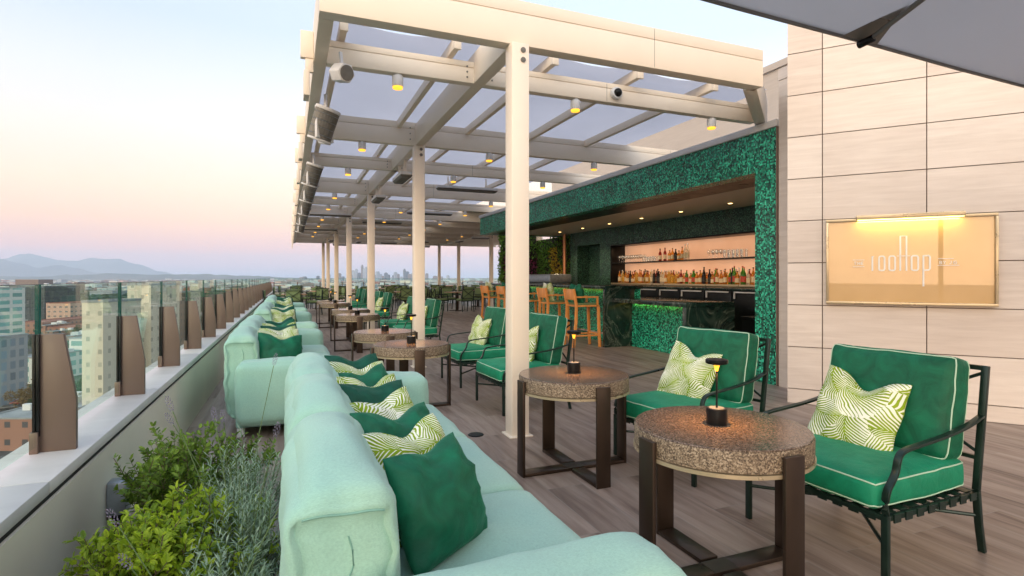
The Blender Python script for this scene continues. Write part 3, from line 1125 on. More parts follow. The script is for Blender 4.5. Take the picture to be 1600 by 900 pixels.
def make_heater(L):
    r = empty('patio_heater', (0, 0, 0), 0, 'x', 'heater')
    m = MB()
    m.bb(-.10, .10, -L / 2, L / 2, -.02, .03)
    vs = [(-.10, -L / 2, -.02), (.10, -L / 2, -.02), (.10, L / 2, -.02), (-.10, L / 2, -.02), (-.07, -L / 2 + .03, -.06), (.07, -L / 2 + .03, -.06), (.07, L / 2 - .03, -.06), (-.07, L / 2 - .03, -.06)]
    m.build('housing', 'coping_white', r, bevel=0.004)
    m = MB(); m.add(vs, [(4, 5, 6, 7), (0, 1, 5, 4), (1, 2, 6, 5), (2, 3, 7, 6), (3, 0, 4, 7)]); m.build('grille', 'heater_grey', r)
    for s_ in (-1, 1):
        m = MB(); m.bar([(0, s_ * L * .32, .03), (0, s_ * L * .32, .24)], .05, .02, up=Vector((0, 1, 0))); m.build('hanger', 'paint_beige', r, bevel=0.003)
    return r
ht = make_heater(0.75)
spots = [(1.75, 9.2, 0, 'dark patio heater hung from the spine beam just behind the second column'), (1.75, 11.9, 0, 'dark patio heater hung from the spine beam in front of the third column'),
         (1.75, 26.0, 0, None)]
for i, (x, y, rz, lab) in enumerate(spots):
    o = ht if i == 0 else dup(ht, (0, 0, 0))
    o.location = (x, y, ZB - .242); o.rotation_euler.z = rz
    o['label'] = lab or 'small patio heater on the spine beam far down the terrace'
lh = make_heater(1.35)
for i, (x, y) in enumerate([(1.0, 16.6), (1.0, 21.7)]):
    o = lh if i == 0 else dup(lh, (0, 0, 0))
    o.location = (x, y, ZB - .10); o.rotation_euler.z = PI / 2
    o['label'] = ['long dark patio heater spanning from edge beam to spine beam', 'second long patio heater deeper under the pergola'][i]
for i, (x, y) in enumerate([(3.0, 26.5), (4.4, 26.5), (5.6, 25.0), (7.2, 24.2), (7.4, 21.8), (2.4, 29.0), (9.6, 24.0), (6.6, 29.0)]):
    o = dup(ht, (x, y, ZB - .242), PI / 2 if i % 3 else 0.0, 'patio heater hanging over the far dining tables', 'patio heaters over the dining area')
for i, (x, y) in enumerate([(3.6, 11.5), (3.9, 16.2), (3.0, 19.5)]):
    o = dup(lh, (x, y, ZB + .02), PI / 2, 'flat dark patio heater between the cross beams over the bar stools', 'flat heaters between the cross beams')

# ================================================================== BAR PAVILION
BX = 5.44; BY0, BY1 = 4.95, 16.05; BW = 7.9; BT = 3.12; BC = 2.62
bar = empty('bar_pavilion', (BX, BY0, 0), 0, 'rooftop bar pavilion clad in emerald mosaic', 'bar building')
BP = Vector((BX, BY0, 0))
def bb_build(mb, name, mat, **kw):
    mb.v = [(a - BP.x, b - BP.y, c - BP.z) for a, b, c in mb.v]
    return mb.build(name, mat, kw.pop('parent', bar), **kw)
m = MB(); m.bb(BX, BX + .25, BY0, BY1, BC, BT); m.bb(BX + .25, 9.0, BY1 - .25, BY1, BC, BT)
fascia = bb_build(m, 'fascia', 'mosaic_green')
m = MB(); m.bb(BX, BX + .9, BY0, BY0 + .33, 0, BC - .001)
bb_build(m, 'pier', 'mosaic_green')
m = MB(); m.bb(BX - .012, BX + .95, BY0 - .02, BY0 - .001, 0, BT); bb_build(m, 'edge_trim', 'brown_trim')
m = MB(); m.bb(BX - .035, BX + .30, BY0 - .03, BY1 + .03, BT + .001, BT + .085); m.bb(BX + .3, 9.0, BY1 - .3, BY1 + .03, BT + .001, BT + .085)
bb_build(m, 'coping', 'coping_white', bevel=0.004)
m = MB(); m.bb(BX + .26, 9.0, BY0, BY1 - .26, BT - .12, BT - .02); bb_build(m, 'roof', 'roof_grey')
m = MB(); m.bb(BX + .251, BX + .80, BY0 + .33, BY1 - .26, BC, BC + .03); bb_build(m, 'soffit', 'black_metal')
m = MB(); m.bb(BX + .801, 9.0, BY0 + .01, BY1 - .26, BC + .012, BC + .042); bb_build(m, 'ceiling', 'paint_beige')
# recessed ceiling spots
for i in range(7):
    y = 6.3 + i * 1.33
    m = MB(); m.cyl((7.28, y, BC + .011), (7.28, y, BC + .004), .055, n=16); s_ = bb_build(m, 'recessed_spot', 'coping_white')
    m = MB(); m.cyl((7.28, y, BC + .0035), (7.28, y, BC + .001), .036, n=16); bb_build(m, 'bulb', 'lamp_warm', parent=s_)
    lamp('bar_spot', 'SPOT', (7.28, y, BC - .02), 26, (1, .70, .42), .03, (0, 0, 0), spot=R(110))
for i in range(6):
    y = 6.0 + i * 1.5
    m = MB(); m.cyl((BX + .52, y, BC - .001), (BX + .52, y, BC - .006), .06, n=16); bb_build(m, 'soffit_spot', 'heater_grey')
# back wall with niche and dark recess
NX0, NX1, NZ0, NZ1 = 6.9, 12.5, 1.17, 2.14
DY0, DY1, DZ = 13.1, 14.37, 2.23
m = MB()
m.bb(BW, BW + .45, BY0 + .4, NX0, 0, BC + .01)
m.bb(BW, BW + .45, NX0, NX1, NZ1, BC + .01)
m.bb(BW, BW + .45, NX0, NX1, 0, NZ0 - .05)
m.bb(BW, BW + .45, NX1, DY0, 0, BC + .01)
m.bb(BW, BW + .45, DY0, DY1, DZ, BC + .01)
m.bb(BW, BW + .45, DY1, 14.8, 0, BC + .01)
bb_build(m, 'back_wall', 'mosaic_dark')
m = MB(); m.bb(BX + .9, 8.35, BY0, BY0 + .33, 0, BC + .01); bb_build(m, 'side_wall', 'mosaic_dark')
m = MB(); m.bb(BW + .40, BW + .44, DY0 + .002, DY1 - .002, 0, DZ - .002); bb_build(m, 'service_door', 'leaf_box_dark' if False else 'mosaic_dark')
m = MB(); m.bb(BW + .40, BW + .43, NX0 + .01, NX1 - .01, NZ0, NZ1 - .01); bb_build(m, 'backlit_panel', 'backlit_panel')
m = MB()
m.bb(BW - .03, BW + .40, NX1 - .03, NX1 + .02, NZ0 - .04, NZ1 + .02)
m.bb(BW - .03, BW + .40, NX0 - .02, NX1 - .031, NZ1 - .012, NZ1 + .02)
m.bb(BW - .03, BW + .40, NX0 - .02, NX0 + .03, NZ0 - .04, NZ1 - .013)
bb_build(m, 'niche_frame', 'black_metal', bevel=0.003)
m = MB(); m.bb(BW - .05, BW + .399, NX0 - .02, NX1 - .04, NZ0 - .045, NZ0 - .001); bb_build(m, 'bottle_ledge', 'table_wood' if False else 'sign_frame', bevel=0.003)
SHZ = 1.69
m = MB(); m.bb(BW - .02, BW + .399, NX0 + .031, NX1 - .031, SHZ - .025, SHZ); bb_build(m, 'shelf', 'black_metal', bevel=0.002)
# area lights added to stand in for the niche glow; no fixture modelled
for z in (NZ1 - .03, SHZ - .04):
    lamp('niche_glow_light', 'AREA', (BW + .06, (NX0 + NX1) / 2, z - .004), 6, (1, .62, .34), .03, (0, R(-25), 0), sizey=5.2)
# copper post at the corner
m = MB(); m.cyl((BW - .15, 14.9, 0), (BW - .15, 14.9, BC), .05, n=14); bb_build(m, 'copper_post', 'copper')
m = MB(); m.bb(6.55, 6.72, 15.7, 15.87, 0, BC - .001); bb_build(m, 'corner_post', 'paint_beige', bevel=.005)

# back bar: fridges with steel handles
bk = empty('back_bar', (7.3, 5.4, 0), 0, 'black back bar cabinets with steel handles under the bottles', 'bar cabinet')
def rel(o, mb, name, mat, **kw):
    L = o.location
    mb.v = [(a - L.x, b - L.y, c - L.z) for a, b, c in mb.v]
    return mb.build(name, mat, kw.pop('parent', o), **kw)
m = MB(); m.bb(7.30, 7.895, 5.35, 12.9, 0, 1.075); rel(bk, m, 'body', 'black_metal', bevel=0.004)
m = MB(); m.bb(7.26, 7.895, 5.35, 12.9, 1.076, 1.115); rel(bk, m, 'worktop', 'green_marble', bevel=0.004)
y = 5.5
while y < 12.3:
    m = MB(); m.bb(7.275, 7.299, y, y + .66, .12, 1.06); d_ = rel(bk, m, 'door', 'black_metal', bevel=0.004)
    m = MB(); m.bar([(7.25, y + .05, 1.045), (7.25, y + .60, 1.045)], .02, .022); m.bar([(7.25, y + .60, 1.055), (7.25, y + .60, .93)], .02, .022, up=Vector((0, 1, 0)))
    m.bb(7.25, 7.275, y + .58, y + .60, 1.04, 1.055); m.bb(7.25, 7.275, y + .06, y + .08, 1.04, 1.055)
    rel(bk, m, 'handle', 'coping_white', parent=d_)
    y += .70
# low black cabinet closing the end of the bar
m = MB(); m.bb(6.65, 7.2, 5.30, 6.72, 0, .66); m.bb(6.63, 7.22, 5.30, 6.74, .662, .69)
tag(m.build('service_cabinet', 'black_metal', bevel=0.004), 'low black cabinet inside the bar opening', 'cabinet')

# main counter
ct = empty('bar_counter', (5.45, 8.85, 0), 0, 'tall bar counter with dark green marble top and waterfall end', 'bar counter')
m = MB(); m.bb(5.45, 6.30, 8.85, 16.2, 1.085, 1.15); rel(ct, m, 'countertop', 'green_marble', bevel=0.004)
m = MB(); m.bb(5.45, 6.10, 8.85, 8.93, 0, 1.084); rel(ct, m, 'waterfall_end', 'green_marble', bevel=0.003)
m = MB(); m.bb(5.95, 6.29, 8.931, 16.1, 0, 1.084); rel(ct, m, 'front_panel', 'mosaic_green')
m = MB(); m.bb(5.90, 5.925, 8.98, 16.0, 1.068, 1.083); rel(ct, m, 'led_strip', 'led_strip')
lamp('counter_strip', 'AREA', (5.91, 12.4, 1.06), 2.6, (1, .55, .12), .03, (0, R(-12), 0), sizey=6.6)
m = MB(); m.tube([(5.56, 8.95, .24), (5.56, 16.0, .24)], .02, 10)
for k in range(6): m.tube([(5.56, 9.3 + k * 1.3, .24), (5.945, 9.3 + k * 1.3, .24)], .012, 8)
rel(ct, m, 'foot_rail', 'steel', smooth=True)
# low counter
lc = empty('low_counter', (5.6, 6.77, 0), 0, 'low green marble counter beside the tall bar counter', 'counter')
m = MB(); m.bb(5.60, 6.55, 6.77, 8.848, .845, .92); rel(lc, m, 'countertop', 'green_marble', bevel=0.004)
m = MB(); m.bb(5.60, 6.55, 6.77, 6.86, 0, .844); rel(lc, m, 'waterfall_end', 'green_marble', bevel=0.003)
m = MB(); m.bb(6.04, 6.30, 6.861, 8.848, 0, .844); rel(lc, m, 'front_panel', 'mosaic_green')
m = MB(); m.bb(6.0, 6.022, 6.9, 8.8, .830, .843); rel(lc, m, 'led_strip', 'led_strip')
lamp('low_counter_strip', 'AREA', (6.01, 7.85, .822), 1.1, (1, .55, .12), .03, (0, R(-12), 0), sizey=1.9)
# grill hood behind the stools
m = MB(); m.bb(6.42, 7.1, 13.2, 15.2, 1.16, 1.40); m.bb(6.44, 7.08, 13.25, 15.15, 0.0, 1.159)
tag(m.build('grill_hood', 'galv', bevel=0.05), 'stainless steel grill hood behind the far bar stools', 'grill')

# walls of the main building behind the bar
m = MB(); m.bb(8.45, 9.2, 4.97, 17.2, 0, 5.2); m.bb(8.40, 9.25, 4.9, 17.25, 5.2, 5.32)
tag(m.build('building_wall', 'beige_panel'), 'tall beige building wall rising behind the bar roof', 'wall')
m = MB(); m.bb(5.448, 8.44, 4.78, 4.925, 0, 3.66); m.bb(5.44, 8.44, 4.76, 4.927, 3.665, 3.80)
tag(m.build('side_wall', 'travertine'), 'narrow pale wall strip between green mosaic pier and stone wall', 'wall')
m = MB(); m.box((7.0, 6.1, 3.25), (.9, .7, .42)); m.box((7.6, 7.6, 3.3), (.5, .9, .5))
tag(m.build('rooftop_unit', 'heater_grey' if False else 'galv', bevel=0.01), 'grey equipment box on the bar roof', 'equipment box')
m = MB(); m.cyl((5.53, 4.775, .36), (5.53, 4.70, .36), .035, n=14)
tag(m.build('hose_bib', 'black_metal', bevel=0.004), 'round black fitting on the narrow wall beside the green pier', 'wall fitting')

# ---- travertine sign wall
WD = Vector((0.633, -0.774, 0)); WN = Vector((-0.774, -0.633, 0))
WP = Vector((4.806, 4.24, 0))
sw = empty('stone_wall', WP, math.atan2(WD.y, WD.x), 'tall travertine panelled wall carrying the gold sign', 'wall')
# local: x along, +y behind (away from camera)
m = MB(); m.bb(0.01, 7.0, 0.03, 0.35, 0, 4.9); m.build('core', 'brown_trim', sw)
m = MB()
xs = [0.0, 0.3206]; 
while xs[-1] < 7.0: xs.append(xs[-1] + .854)
zs = [0.0, .153]
while zs[-1] < 4.8: zs.append(zs[-1] + .4335)
gp = .0045
for a, b in zip(xs[:-1], xs[1:]):
    for c, d in zip(zs[:-1], zs[1:]):
        m.bb(a + gp, b - gp, 0.0, 0.029, c + gp, d - gp)
for c, d in zip(zs[:-1], zs[1:]):
    m.bb(0.0 + .0045, 0.0095, 0.0295, 0.35, c + gp, d - gp)
m.build('cladding', 'travertine', sw)

sg = empty('wall_sign', WP + WD * 1.018 - Vector((0, 0, 0)) + Vector((0, 0, 1.46)), math.atan2(WD.y, WD.x), 'gold glass framed sign with thin white lettering and a lamp on top', 'sign')
W2, H2 = .665, .42
m = MB()
for (a, b, c, d) in ((-W2, W2, H2 - .028, H2), (-W2, W2, -H2, -H2 + .028), (-W2, -W2 + .022, -H2 + .0285, H2 - .0285), (W2 - .022, W2, -H2 + .0285, H2 - .0285)):
    m.bb(a, b, -.055, -.002, c, d)
m.build('frame', 'sign_frame', sg, bevel=.003)
m = MB(); m.bb(-W2 + .0225, W2 - .0225, -.030, -.004, -H2 + .0285, H2 - .0285)
m.build('panel', 'sign_gold', sg)
m = MB(); m.bb(-.41, .425, -.11, -.056, H2 - .018, H2 + .025); m.bb(-.41, .425, -.056, -.002, H2 + .0005, H2 + .02); lt = m.build('picture_light', 'sign_frame', sg, bevel=.003)
m = MB(); m.bb(-.40, .415, -.100, -.070, H2 - .026, H2 - .0185); m.build('tube', 'sign_tube', lt)
lamp('sign_lamp', 'AREA', (0.005, -.088, H2 - .030), 1.6, (1, .78, .22), .02, (R(35), 0, 0), parent=sg, sizey=None)
bpy.data.lights['sign_lamp'].shape = 'RECTANGLE'; bpy.data.lights['sign_lamp'].size = .8; bpy.data.lights['sign_lamp'].size_y = .02
# lettering: px in the enlarged photograph -> metres
KX, KZ = .000905, .00111
def LX(x): return (x - 800) * KX
def LZ(y): return (445 - y) * KZ + .0
m = MB()
def stroke(pts, wv=.0135):
    # flat strokes lying in the sign plane
    P = [Vector((LX(a), -.034, LZ(b))) for a, b in pts]
    m.bar(P, wv, .006, up=Vector((0, 1, 0)))
def arc(cx, cy, rx, ry, a0, a1, n=5):
    return [(cx + rx * math.cos(R(a0 + (a1 - a0) * i / n)), cy - ry * math.sin(R(a0 + (a1 - a0) * i / n))) for i in range(n + 1)]
def oval(x0, x1, y0, y1, r=16):
    return arc(x0 + r, y1 - r, r, r, 270, 180) [::1] + arc(x0 + r, y0 + r, r, r, 180, 90) + arc(x1 - r, y0 + r, r, r, 90, 0) + arc(x1 - r, y1 - r, r, r, 0, -90)
# r
stroke([(497, 530), (497, 400)]); stroke([(497, 402), (512, 402)], .006)
# o o
for x0, x1 in ((556, 606), (646, 698), (840, 896)):
    pts = oval(x0, x1, 402, 526); pts = pts + [pts[0]]
    stroke(pts)
# f t ligature
stroke([(743, 530), (743, 232)]); stroke([(796, 530), (796, 232)])
stroke([(738, 232), (801, 232)], .006)
stroke([(715, 402), (828, 402)], .006)
# p
stroke([(940, 662), (940, 400)])
stroke(arc(940 + 38, 418, 16, 16, 90, 0) + arc(940 + 38, 508, 16, 16, 0, -90) + [(940, 526)]); stroke([(940, 403), (980, 403)])
# small words: T H E   B Y   J G, with thin rules
def seg(a): stroke(a, .0048)
y0, y1 = 450, 474
seg([(330, y0), (352, y0)]); seg([(341, y0), (341, y1)])
seg([(364, y0), (364, y1)]); seg([(382, y0), (382, y1)]); seg([(364, 462), (382, 462)])
seg([(396, y0), (396, y1)]); seg([(396, y0), (414, y0)]); seg([(396, 462), (411, 462)]); seg([(396, y1), (414, y1)])
seg([(318, 492), (424, 492)]); seg([(318, 432), (424, 432)])
seg([(1074, y0), (1074, y1)]); seg([(1074, y0), (1088, y0 + 2), (1091, 456), (1086, 461), (1074, 462)]); seg([(1086, 462), (1093, 468), (1089, y1 - 1), (1074, y1)])
seg([(1104, y0), (1114, 462), (1124, y0)]); seg([(1114, 462), (1114, y1)])
seg([(1168, y0), (1168, 468), (1162, y1), (1154, y1 - 2)])
seg([(1212, 454), (1202, y0), (1190, 455), (1187, 464), (1194, y1), (1206, y1), (1212, 468), (1212, 463), (1203, 463)])
seg([(1058, 486), (1232, 486)]); seg([(1062, 430), (1188, 430)])
m.build('lettering', 'letter_white', sg)

# ---- vertical gardens
def leaves(m, spots, size, n_per=1, mi=0, spread=.02, flat=None, rnd=random):
    for p in spots:
        for _ in range(n_per):
            q = Vector(p) + Vector((rnd.gauss(0, spread), rnd.gauss(0, spread), rnd.gauss(0, spread)))
            a = Vector((rnd.gauss(0, 1), rnd.gauss(0, 1), rnd.gauss(0, .6))).normalized()
            if flat: a = (a + Vector(flat) * 1.1).normalized()
            b = a.orthogonal().normalized()
            b.rotate(Matrix.Rotation(rnd.uniform(0, 6.28), 3, a))
            c = a.cross(b)
            s = size * rnd.uniform(.7, 1.3)
            m.add([q - b * s, q - c * s * .42 + a * s * .15, q + b * s, q + c * s * .42 + a * s * .15], [(0, 1, 2, 3)], mi)
rr = random.Random(3)
vg = empty('living_wall', (7.98, 16.0, 0), 0, 'vertical garden of dark leaves with a drift of yellow foliage behind the bar', 'vertical garden')
m = MB(); m.bb(8.02, 8.2, 14.85, 18.2, 0, 2.6); rel(vg, m, 'backing', 'leaf_vertical' if False else 'soil')
m = MB(); m2 = MB(); m3 = MB()
for _ in range(3600):
    y = rr.uniform(14.95, 18.2); z = rr.uniform(.4, 2.58)
    yc = 15.95 + (1.9 - z) * -.28 + .10 * math.sin(z * 7)
    tgt = m2 if abs(y - yc) < .42 * (0.55 + .45 * (2.3 - z)) and z < 2.25 else (m3 if y > 17.3 and rr.random() < .5 else m)
    leaves(tgt, [(7.98 + rr.uniform(-.08, .04), y, z)], .05, 1, rnd=rr, flat=(-.8, 0, -.3))
rel(vg, m, 'foliage', 'leaf_vertical'); rel(vg, m2, 'yellow_foliage', 'leaf_yellow'); rel(vg, m3, 'purple_foliage', 'leaf_purple')
vg2 = empty('living_wall', (6.7, 17.3, 0), 0, 'narrow vertical garden of green and purple leaves seen beside the tall column', 'vertical garden')
m = MB(); m.bb(6.66, 7.9, 17.3, 17.5, 0.0, 2.9); rel(vg2, m, 'backing', 'soil')
m = MB(); m3 = MB()
for _ in range(1500):
    x = rr.uniform(6.6, 7.9); z = rr.uniform(.55, 2.9)
    tgt = m3 if (.9 < z < 1.95 and x > 6.7) else m
    leaves(tgt, [(x, 17.28 + rr.uniform(-.06, .03), z)], .05, 1, rnd=rr, flat=(0, -.8, -.3))
for _ in range(500):
    z = rr.uniform(.55, 2.9)
    leaves(m, [(6.62 + rr.uniform(-.05, .03), rr.uniform(17.25, 17.5), z)], .05, 1, rnd=rr)
rel(vg2, m, 'foliage', 'leaf_vertical'); rel(vg2, m3, 'purple_foliage', 'leaf_purple')

# ---- bottles and glasses
def bottle_mesh(name, h, r, neck, mat, lab=None, cap='label_black', square=False):
    m = MB()
    n = 4 if square else 12
    m.lathe([(r * .9, 0), (r, h * .03), (r, h * .58), (r * .9, h * .66), (neck, h * .78), (neck * .9, h * .93)], 12, 0)
    m.lathe([(neck * 1.15, h * .93), (neck * 1.15, h)], 10, 1)
    if lab:
        m.lathe([(r * 1.015, h * .14), (r * 1.015, h * .46)], 12, 2)
    me = m.mesh(name, 0, True)
    for k in (mat, cap, lab or cap): me.materials.append(MATS[k])
    return me
kinds = []
for (nm, desc, h, r, nk, mt, lb, cp) in [
    ('tall_amber', 'tall amber spirits bottle on the lit lower shelf', .31, .036, .013, 'bottle_amber', 'label_cream', 'label_black'),
    ('squat_amber', 'squat amber liquor bottle on the lit lower shelf', .24, .044, .014, 'bottle_amber', 'label_cream', 'label_black'),
    ('clear', 'clear glass spirits bottle on the lit lower shelf', .30, .037, .013, 'bottle_clear', 'label_cream', 'steel'),
    ('gold', 'golden liquor bottle on the lit lower shelf', .27, .042, .015, 'bottle_gold', None, 'label_cream'),
    ('green', 'green glass bottle with red label on the lit lower shelf', .33, .036, .013, 'bottle_green', 'label_red', 'label_red'),
    ('black', 'black bottle on the lit lower shelf', .32, .036, .014, 'bottle_dark', 'label_black', 'label_black'),
    ('red', 'dark red bottle with cream label on the lit lower shelf', .29, .036, .013, 'bottle_red', 'label_cream', 'label_black')]:
    kinds.append((nm, desc, bottle_mesh(nm + '_bottle', h, r, nk, mt, lb, cp)))
seqs = []
yy = 12.38
plan = 'c a c g a g s k s a g g a a k g a g c b b b c c a g g g g g s r s n s n n s a b b k s n a s r a n k n s n n c a'.split()
mp_ = dict(c=2, a=0, s=1, g=3, n=4, b=5, k=5, r=6)
i = 0
while yy > NX0 + .12:
    k = mp_[plan[i % len(plan)]]
    nm, desc, me = kinds[k]
    o = link('bottle', me, None, (BW + .12 + rr.uniform(-.03, .05), yy, NZ0)); o.scale = (1, 1, rr.uniform(.88, 1.12))
    tag(o, desc, 'bottle', desc + 's')
    if rr.random() < .8:
        k2 = rr.choice([0, 1, 2, 3, 6])
        o = link('bottle', kinds[k2][2], None, (BW + .27, yy - .04, NZ0)); o.scale = (1, 1, rr.uniform(.9, 1.1))
        tag(o, kinds[k2][1], 'bottle', kinds[k2][1] + 's')
    yy -= rr.uniform(.075, .092); i += 1
for k, y in enumerate([10.62, 10.44, 10.27, 10.17, 10.06, 9.95, 9.84, 9.74, 9.66]):
    kk = [6, 6, 1, 0, 5, 1, 0, 2, 2][k]
    o = link('bottle', kinds[kk][2], None, (BW + .13, y, SHZ)); o.scale = (1, 1, [1.0, 1.05, 1.0, .9, .8, .9, .95, 1.15, 1.2][k])
    lab = kinds[kk][1].replace('the lit lower shelf', 'the upper shelf of the bar')
    tag(o, lab, 'bottle', lab + 's')
m = MB(); m.lathe([(.028, 0), (.034, .12), (.031, .12), (.025, .01)], 12); tm = m.mesh('tumbler', 0, True); tm.materials.append(MATS['drink_glass'])
m = MB(); m.lathe([(.034, 0), (.034, .003), (.004, .008), (.004, .08), (.03, .10), (.038, .14), (.03, .18), (.028, .18), (.035, .14), (.025, .105)], 12); wm = m.mesh('wine_glass', 0, True); wm.materials.append(MATS['drink_glass'])
for k in range(30):
    y = 12.25 - (k % 15) * .105
    o = link('wine_glass' if y > 11.2 else 'tumbler', wm if y > 11.2 else tm, None, (BW + .08 + .12 * (k // 15), y, SHZ))
    lab = 'stemmed glass in the rows at the inner end of the upper shelf' if y > 11.2 else 'small tumbler in the rows next to the upper shelf bottles'
    tag(o, lab, 'drinking glass', lab.replace('glass in', 'glasses in'))
for k in range(18):
    y = 8.95 - (k % 9) * .11
    wine = y > 8.55
    o = link('wine_glass' if wine else 'tumbler', wm if wine else tm, None, (BW + .08 + .12 * (k // 9), y, SHZ))
    if not wine: o.scale = (1, 1, 1.35)
    lab = 'stemmed glass beside the tall tumblers over the green bottles' if wine else 'tall clear tumbler on the upper shelf over the green bottles'
    tag(o, lab, 'drinking glass', lab + ' group')
# ================================================================== SOFAS
def make_sofa(L=3.05):
    r = empty('sofa', (0, 0, 0), 0, 'x', 'sofa')
    def soft(name, x0, x1, y0, y1, z0, z1, rad, bulge, seed, wr=.006, n=16, mat='mint_fabric', extra=None):
        h = ((x1 - x0) / 2, (y1 - y0) / 2, (z1 - z0) / 2)
        f0 = softmap(h, rad, bulge, seed, wr, 5.5)
        f = (lambda p: extra(f0(p), p)) if extra else f0
        m = MB(); softbox(m, f, (0, 0, 0), n)
        o = m.build(name, mat, r, smooth='all', loc=((x0 + x1) / 2, (y0 + y1) / 2, (z0 + z1) / 2))
        return o, f
    m = MB(); m.bb(.10, .92, .12, L - .12, .07, .16); m.build('base', 'mint_fabric', r, bevel=.02)
    for x in (.14, .88):
        for y in (.16, L - .16):
            m = MB(); m.box((x, y, .035), (.06, .06, .07)); m.build('leg', 'coping_white', r)
    k = (L - .63) / 3
    for i in range(3):
        def fold(q, p):
            q = Vector(q)
            # slumped top that leans outwards a little, pinched crease under the rounded top edge at both ends
            t = max(0, p[2])
            q.x -= .012 * t
            q.x -= .035 * max(0, -p[2]) * (1 if p[0] > 0 else -1) * 0.4
            e = abs(p[1])
            if e > .97:
                tt = max(0, min(1, (.90 - p[2]) / .10))
                q.y -= (.022 * tt) * (1 if p[1] > 0 else -1)
            if e > .80:
                q.x += .010 * math.sin(q.z * 42 + i) * (e - .80) / .20
                q.z -= .012 * (e - .8) / .2 * (1 if p[2] > 0 else 0)
            return q
        o, f = soft('back_cushion', 0.0, .27, .315 + i * k - .006, .315 + (i + 1) * k + .006, .10, .815, (.105, .045, .095), (.020, .006, .040), 2.3 * i + 1, .015, 24, extra=fold)
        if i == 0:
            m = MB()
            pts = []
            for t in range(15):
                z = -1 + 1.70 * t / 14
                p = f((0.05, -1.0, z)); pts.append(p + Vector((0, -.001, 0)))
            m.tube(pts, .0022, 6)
            m.tube([f((t / 10, -1.0, .88)) + Vector((0, -.001, 0)) for t in range(-9, 10)], .003, 6)  # darker tube paints the shade under the fold; the upright tube is a seam
            m.build('seam_and_shade', 'seam_shade_mint', o, smooth=True)
    ks = (L - .56) / 3
    for i in range(3):
        o, f = soft('seat_cushion', .24, 1.0, .285 + i * ks + .001, .285 + (i + 1) * ks - .001, .125, .425, (.085, .05, .075), (.02, .004, .034), 5.1 * i + 9, .009, 18)
        m = MB()
        pts = [f((s, y, 0.93)) for s, y in [(math.sin(PI / 2 * (-1 + 2 * q / 20)), 1.0) for q in range(21)]]
        m.tube(pts, .002, 6); m.build('seam_and_shade', 'seam_shade_mint', o, smooth=True)
    for y0, y1, sd_ in ((0.0, .29, 31), (L - .29, L, 47)):
        soft('arm', .11, .955, y0, y1, .105, .615, (.065, .065, .075), (.014, .020, .018), sd_, .011, 20)
    return r
sofa_spots = [(-.05, 1.02, 'mint sofa nearest the planter with nine pillows along its back', None),
              (-.50, 4.86, 'mint sofa beyond the planter with two armchairs opposite', None),
              (-.50, 8.85, 'third mint sofa along the parapet', None),
              (-.52, 13.2, 'farthest mint sofa along the parapet before the dining chairs', None)]
sofa_spots = [(a, b, c.replace('nearest', 'close to').replace('farthest', 'last'), d) for a, b, c, d in sofa_spots]
s0 = make_sofa()
for i, (x, y, lab, _) in enumerate(sofa_spots):
    o = s0 if i == 0 else dup(s0, (0, 0, 0))
    o.location = (x, y, 0); o['label'] = lab
    if i == 0: o.location.x = .0; o.scale.x = .95

# ---- throw pillows
VM = [pillow_mesh('pillow', .200, .105, 'velvet_green', s, ch, .188) for s, ch in ((1, .030), (2, .050), (3, .015), (4, .04))]
PM = [pillow_mesh('pillow', .200, .092, 'palm_print', s, ch) for s, ch in ((5, .050), (6, .035), (7, .065))]
PC = [pillow_mesh('pillow', .212, .088, 'palm_print', s, ch, pinch=.04) for s, ch in ((11, .085), (12, .07), (13, .095))]
DM = [pillow_mesh('pillow', .200, .095, 'velvet_dark', s, ch) for s, ch in ((8, .025), (9, .045))]
def pillow(me, loc, face, tilt, roll, label, group=None, name='throw_pillow'):
    o = link(name, me); pose(o, loc, face, tilt, roll)
    o['label'] = label; o['category'] = 'pillow'
    if group: o['group'] = group
    return o
row = [(VM[0], 'large emerald velvet pillow at the near end of the first sofa'),
       (PM[0], 'palm print pillow tucked behind the large emerald pillow'),
       (VM[1], 'emerald velvet pillow between the first and second palm print pillows'),
       (PM[1], 'second palm print pillow from the near end of the first sofa'),
       (DM[0], 'dark green velvet pillow at the middle of the first sofa'),
       (PM[2], 'third palm print pillow of the first sofa'),
       (VM[3], 'bright emerald pillow between the third and last palm print pillows'),
       (PM[0], 'last palm print pillow at the far end of the first sofa'),
       (DM[1], 'dark green pillow against the far arm of the first sofa')]
rp = random.Random(11)
for i, (me, lab) in enumerate(row):
    y = 1.66 + i * .262
    q_ = pillow(me, (.40 + (.035 if i == 0 else rp.uniform(-.01, .02)), y + (.04 if i == 0 else 0), .43 + .165 + (0.01 if i % 2 == 0 else 0)), R(-60 + rp.uniform(-6, 6)) if i else R(-52), .42, R(rp.uniform(-6, 6)), lab)
    if i == 0: q_.scale = (.92, .92, .92)
for si, (bx, by) in enumerate([(-.50, 4.86), (-.50, 8.85), (-.52, 13.2)]):
    nm = ['second', 'third', 'last'][si]
    for i, me in enumerate([VM[1], PM[0], PM[1], DM[0], PM[2], VM[3], DM[1]] if si == 0 else [PM[0], VM[0], DM[1], PM[1], VM[2], DM[0]]):
        what = 'palm print' if me in PM else ('dark green' if me in DM else 'emerald')
        lab = f'{what} pillow in the row on the {nm} sofa'
        y = by + .50 + i * (.30 if si == 0 else .36)
        pillow(me, (bx + .42, y, .43 + .185), R(-68 + rp.uniform(-9, 9)), .30, R(rp.uniform(-8, 8)), lab, f'{what} pillows on the {nm} sofa')

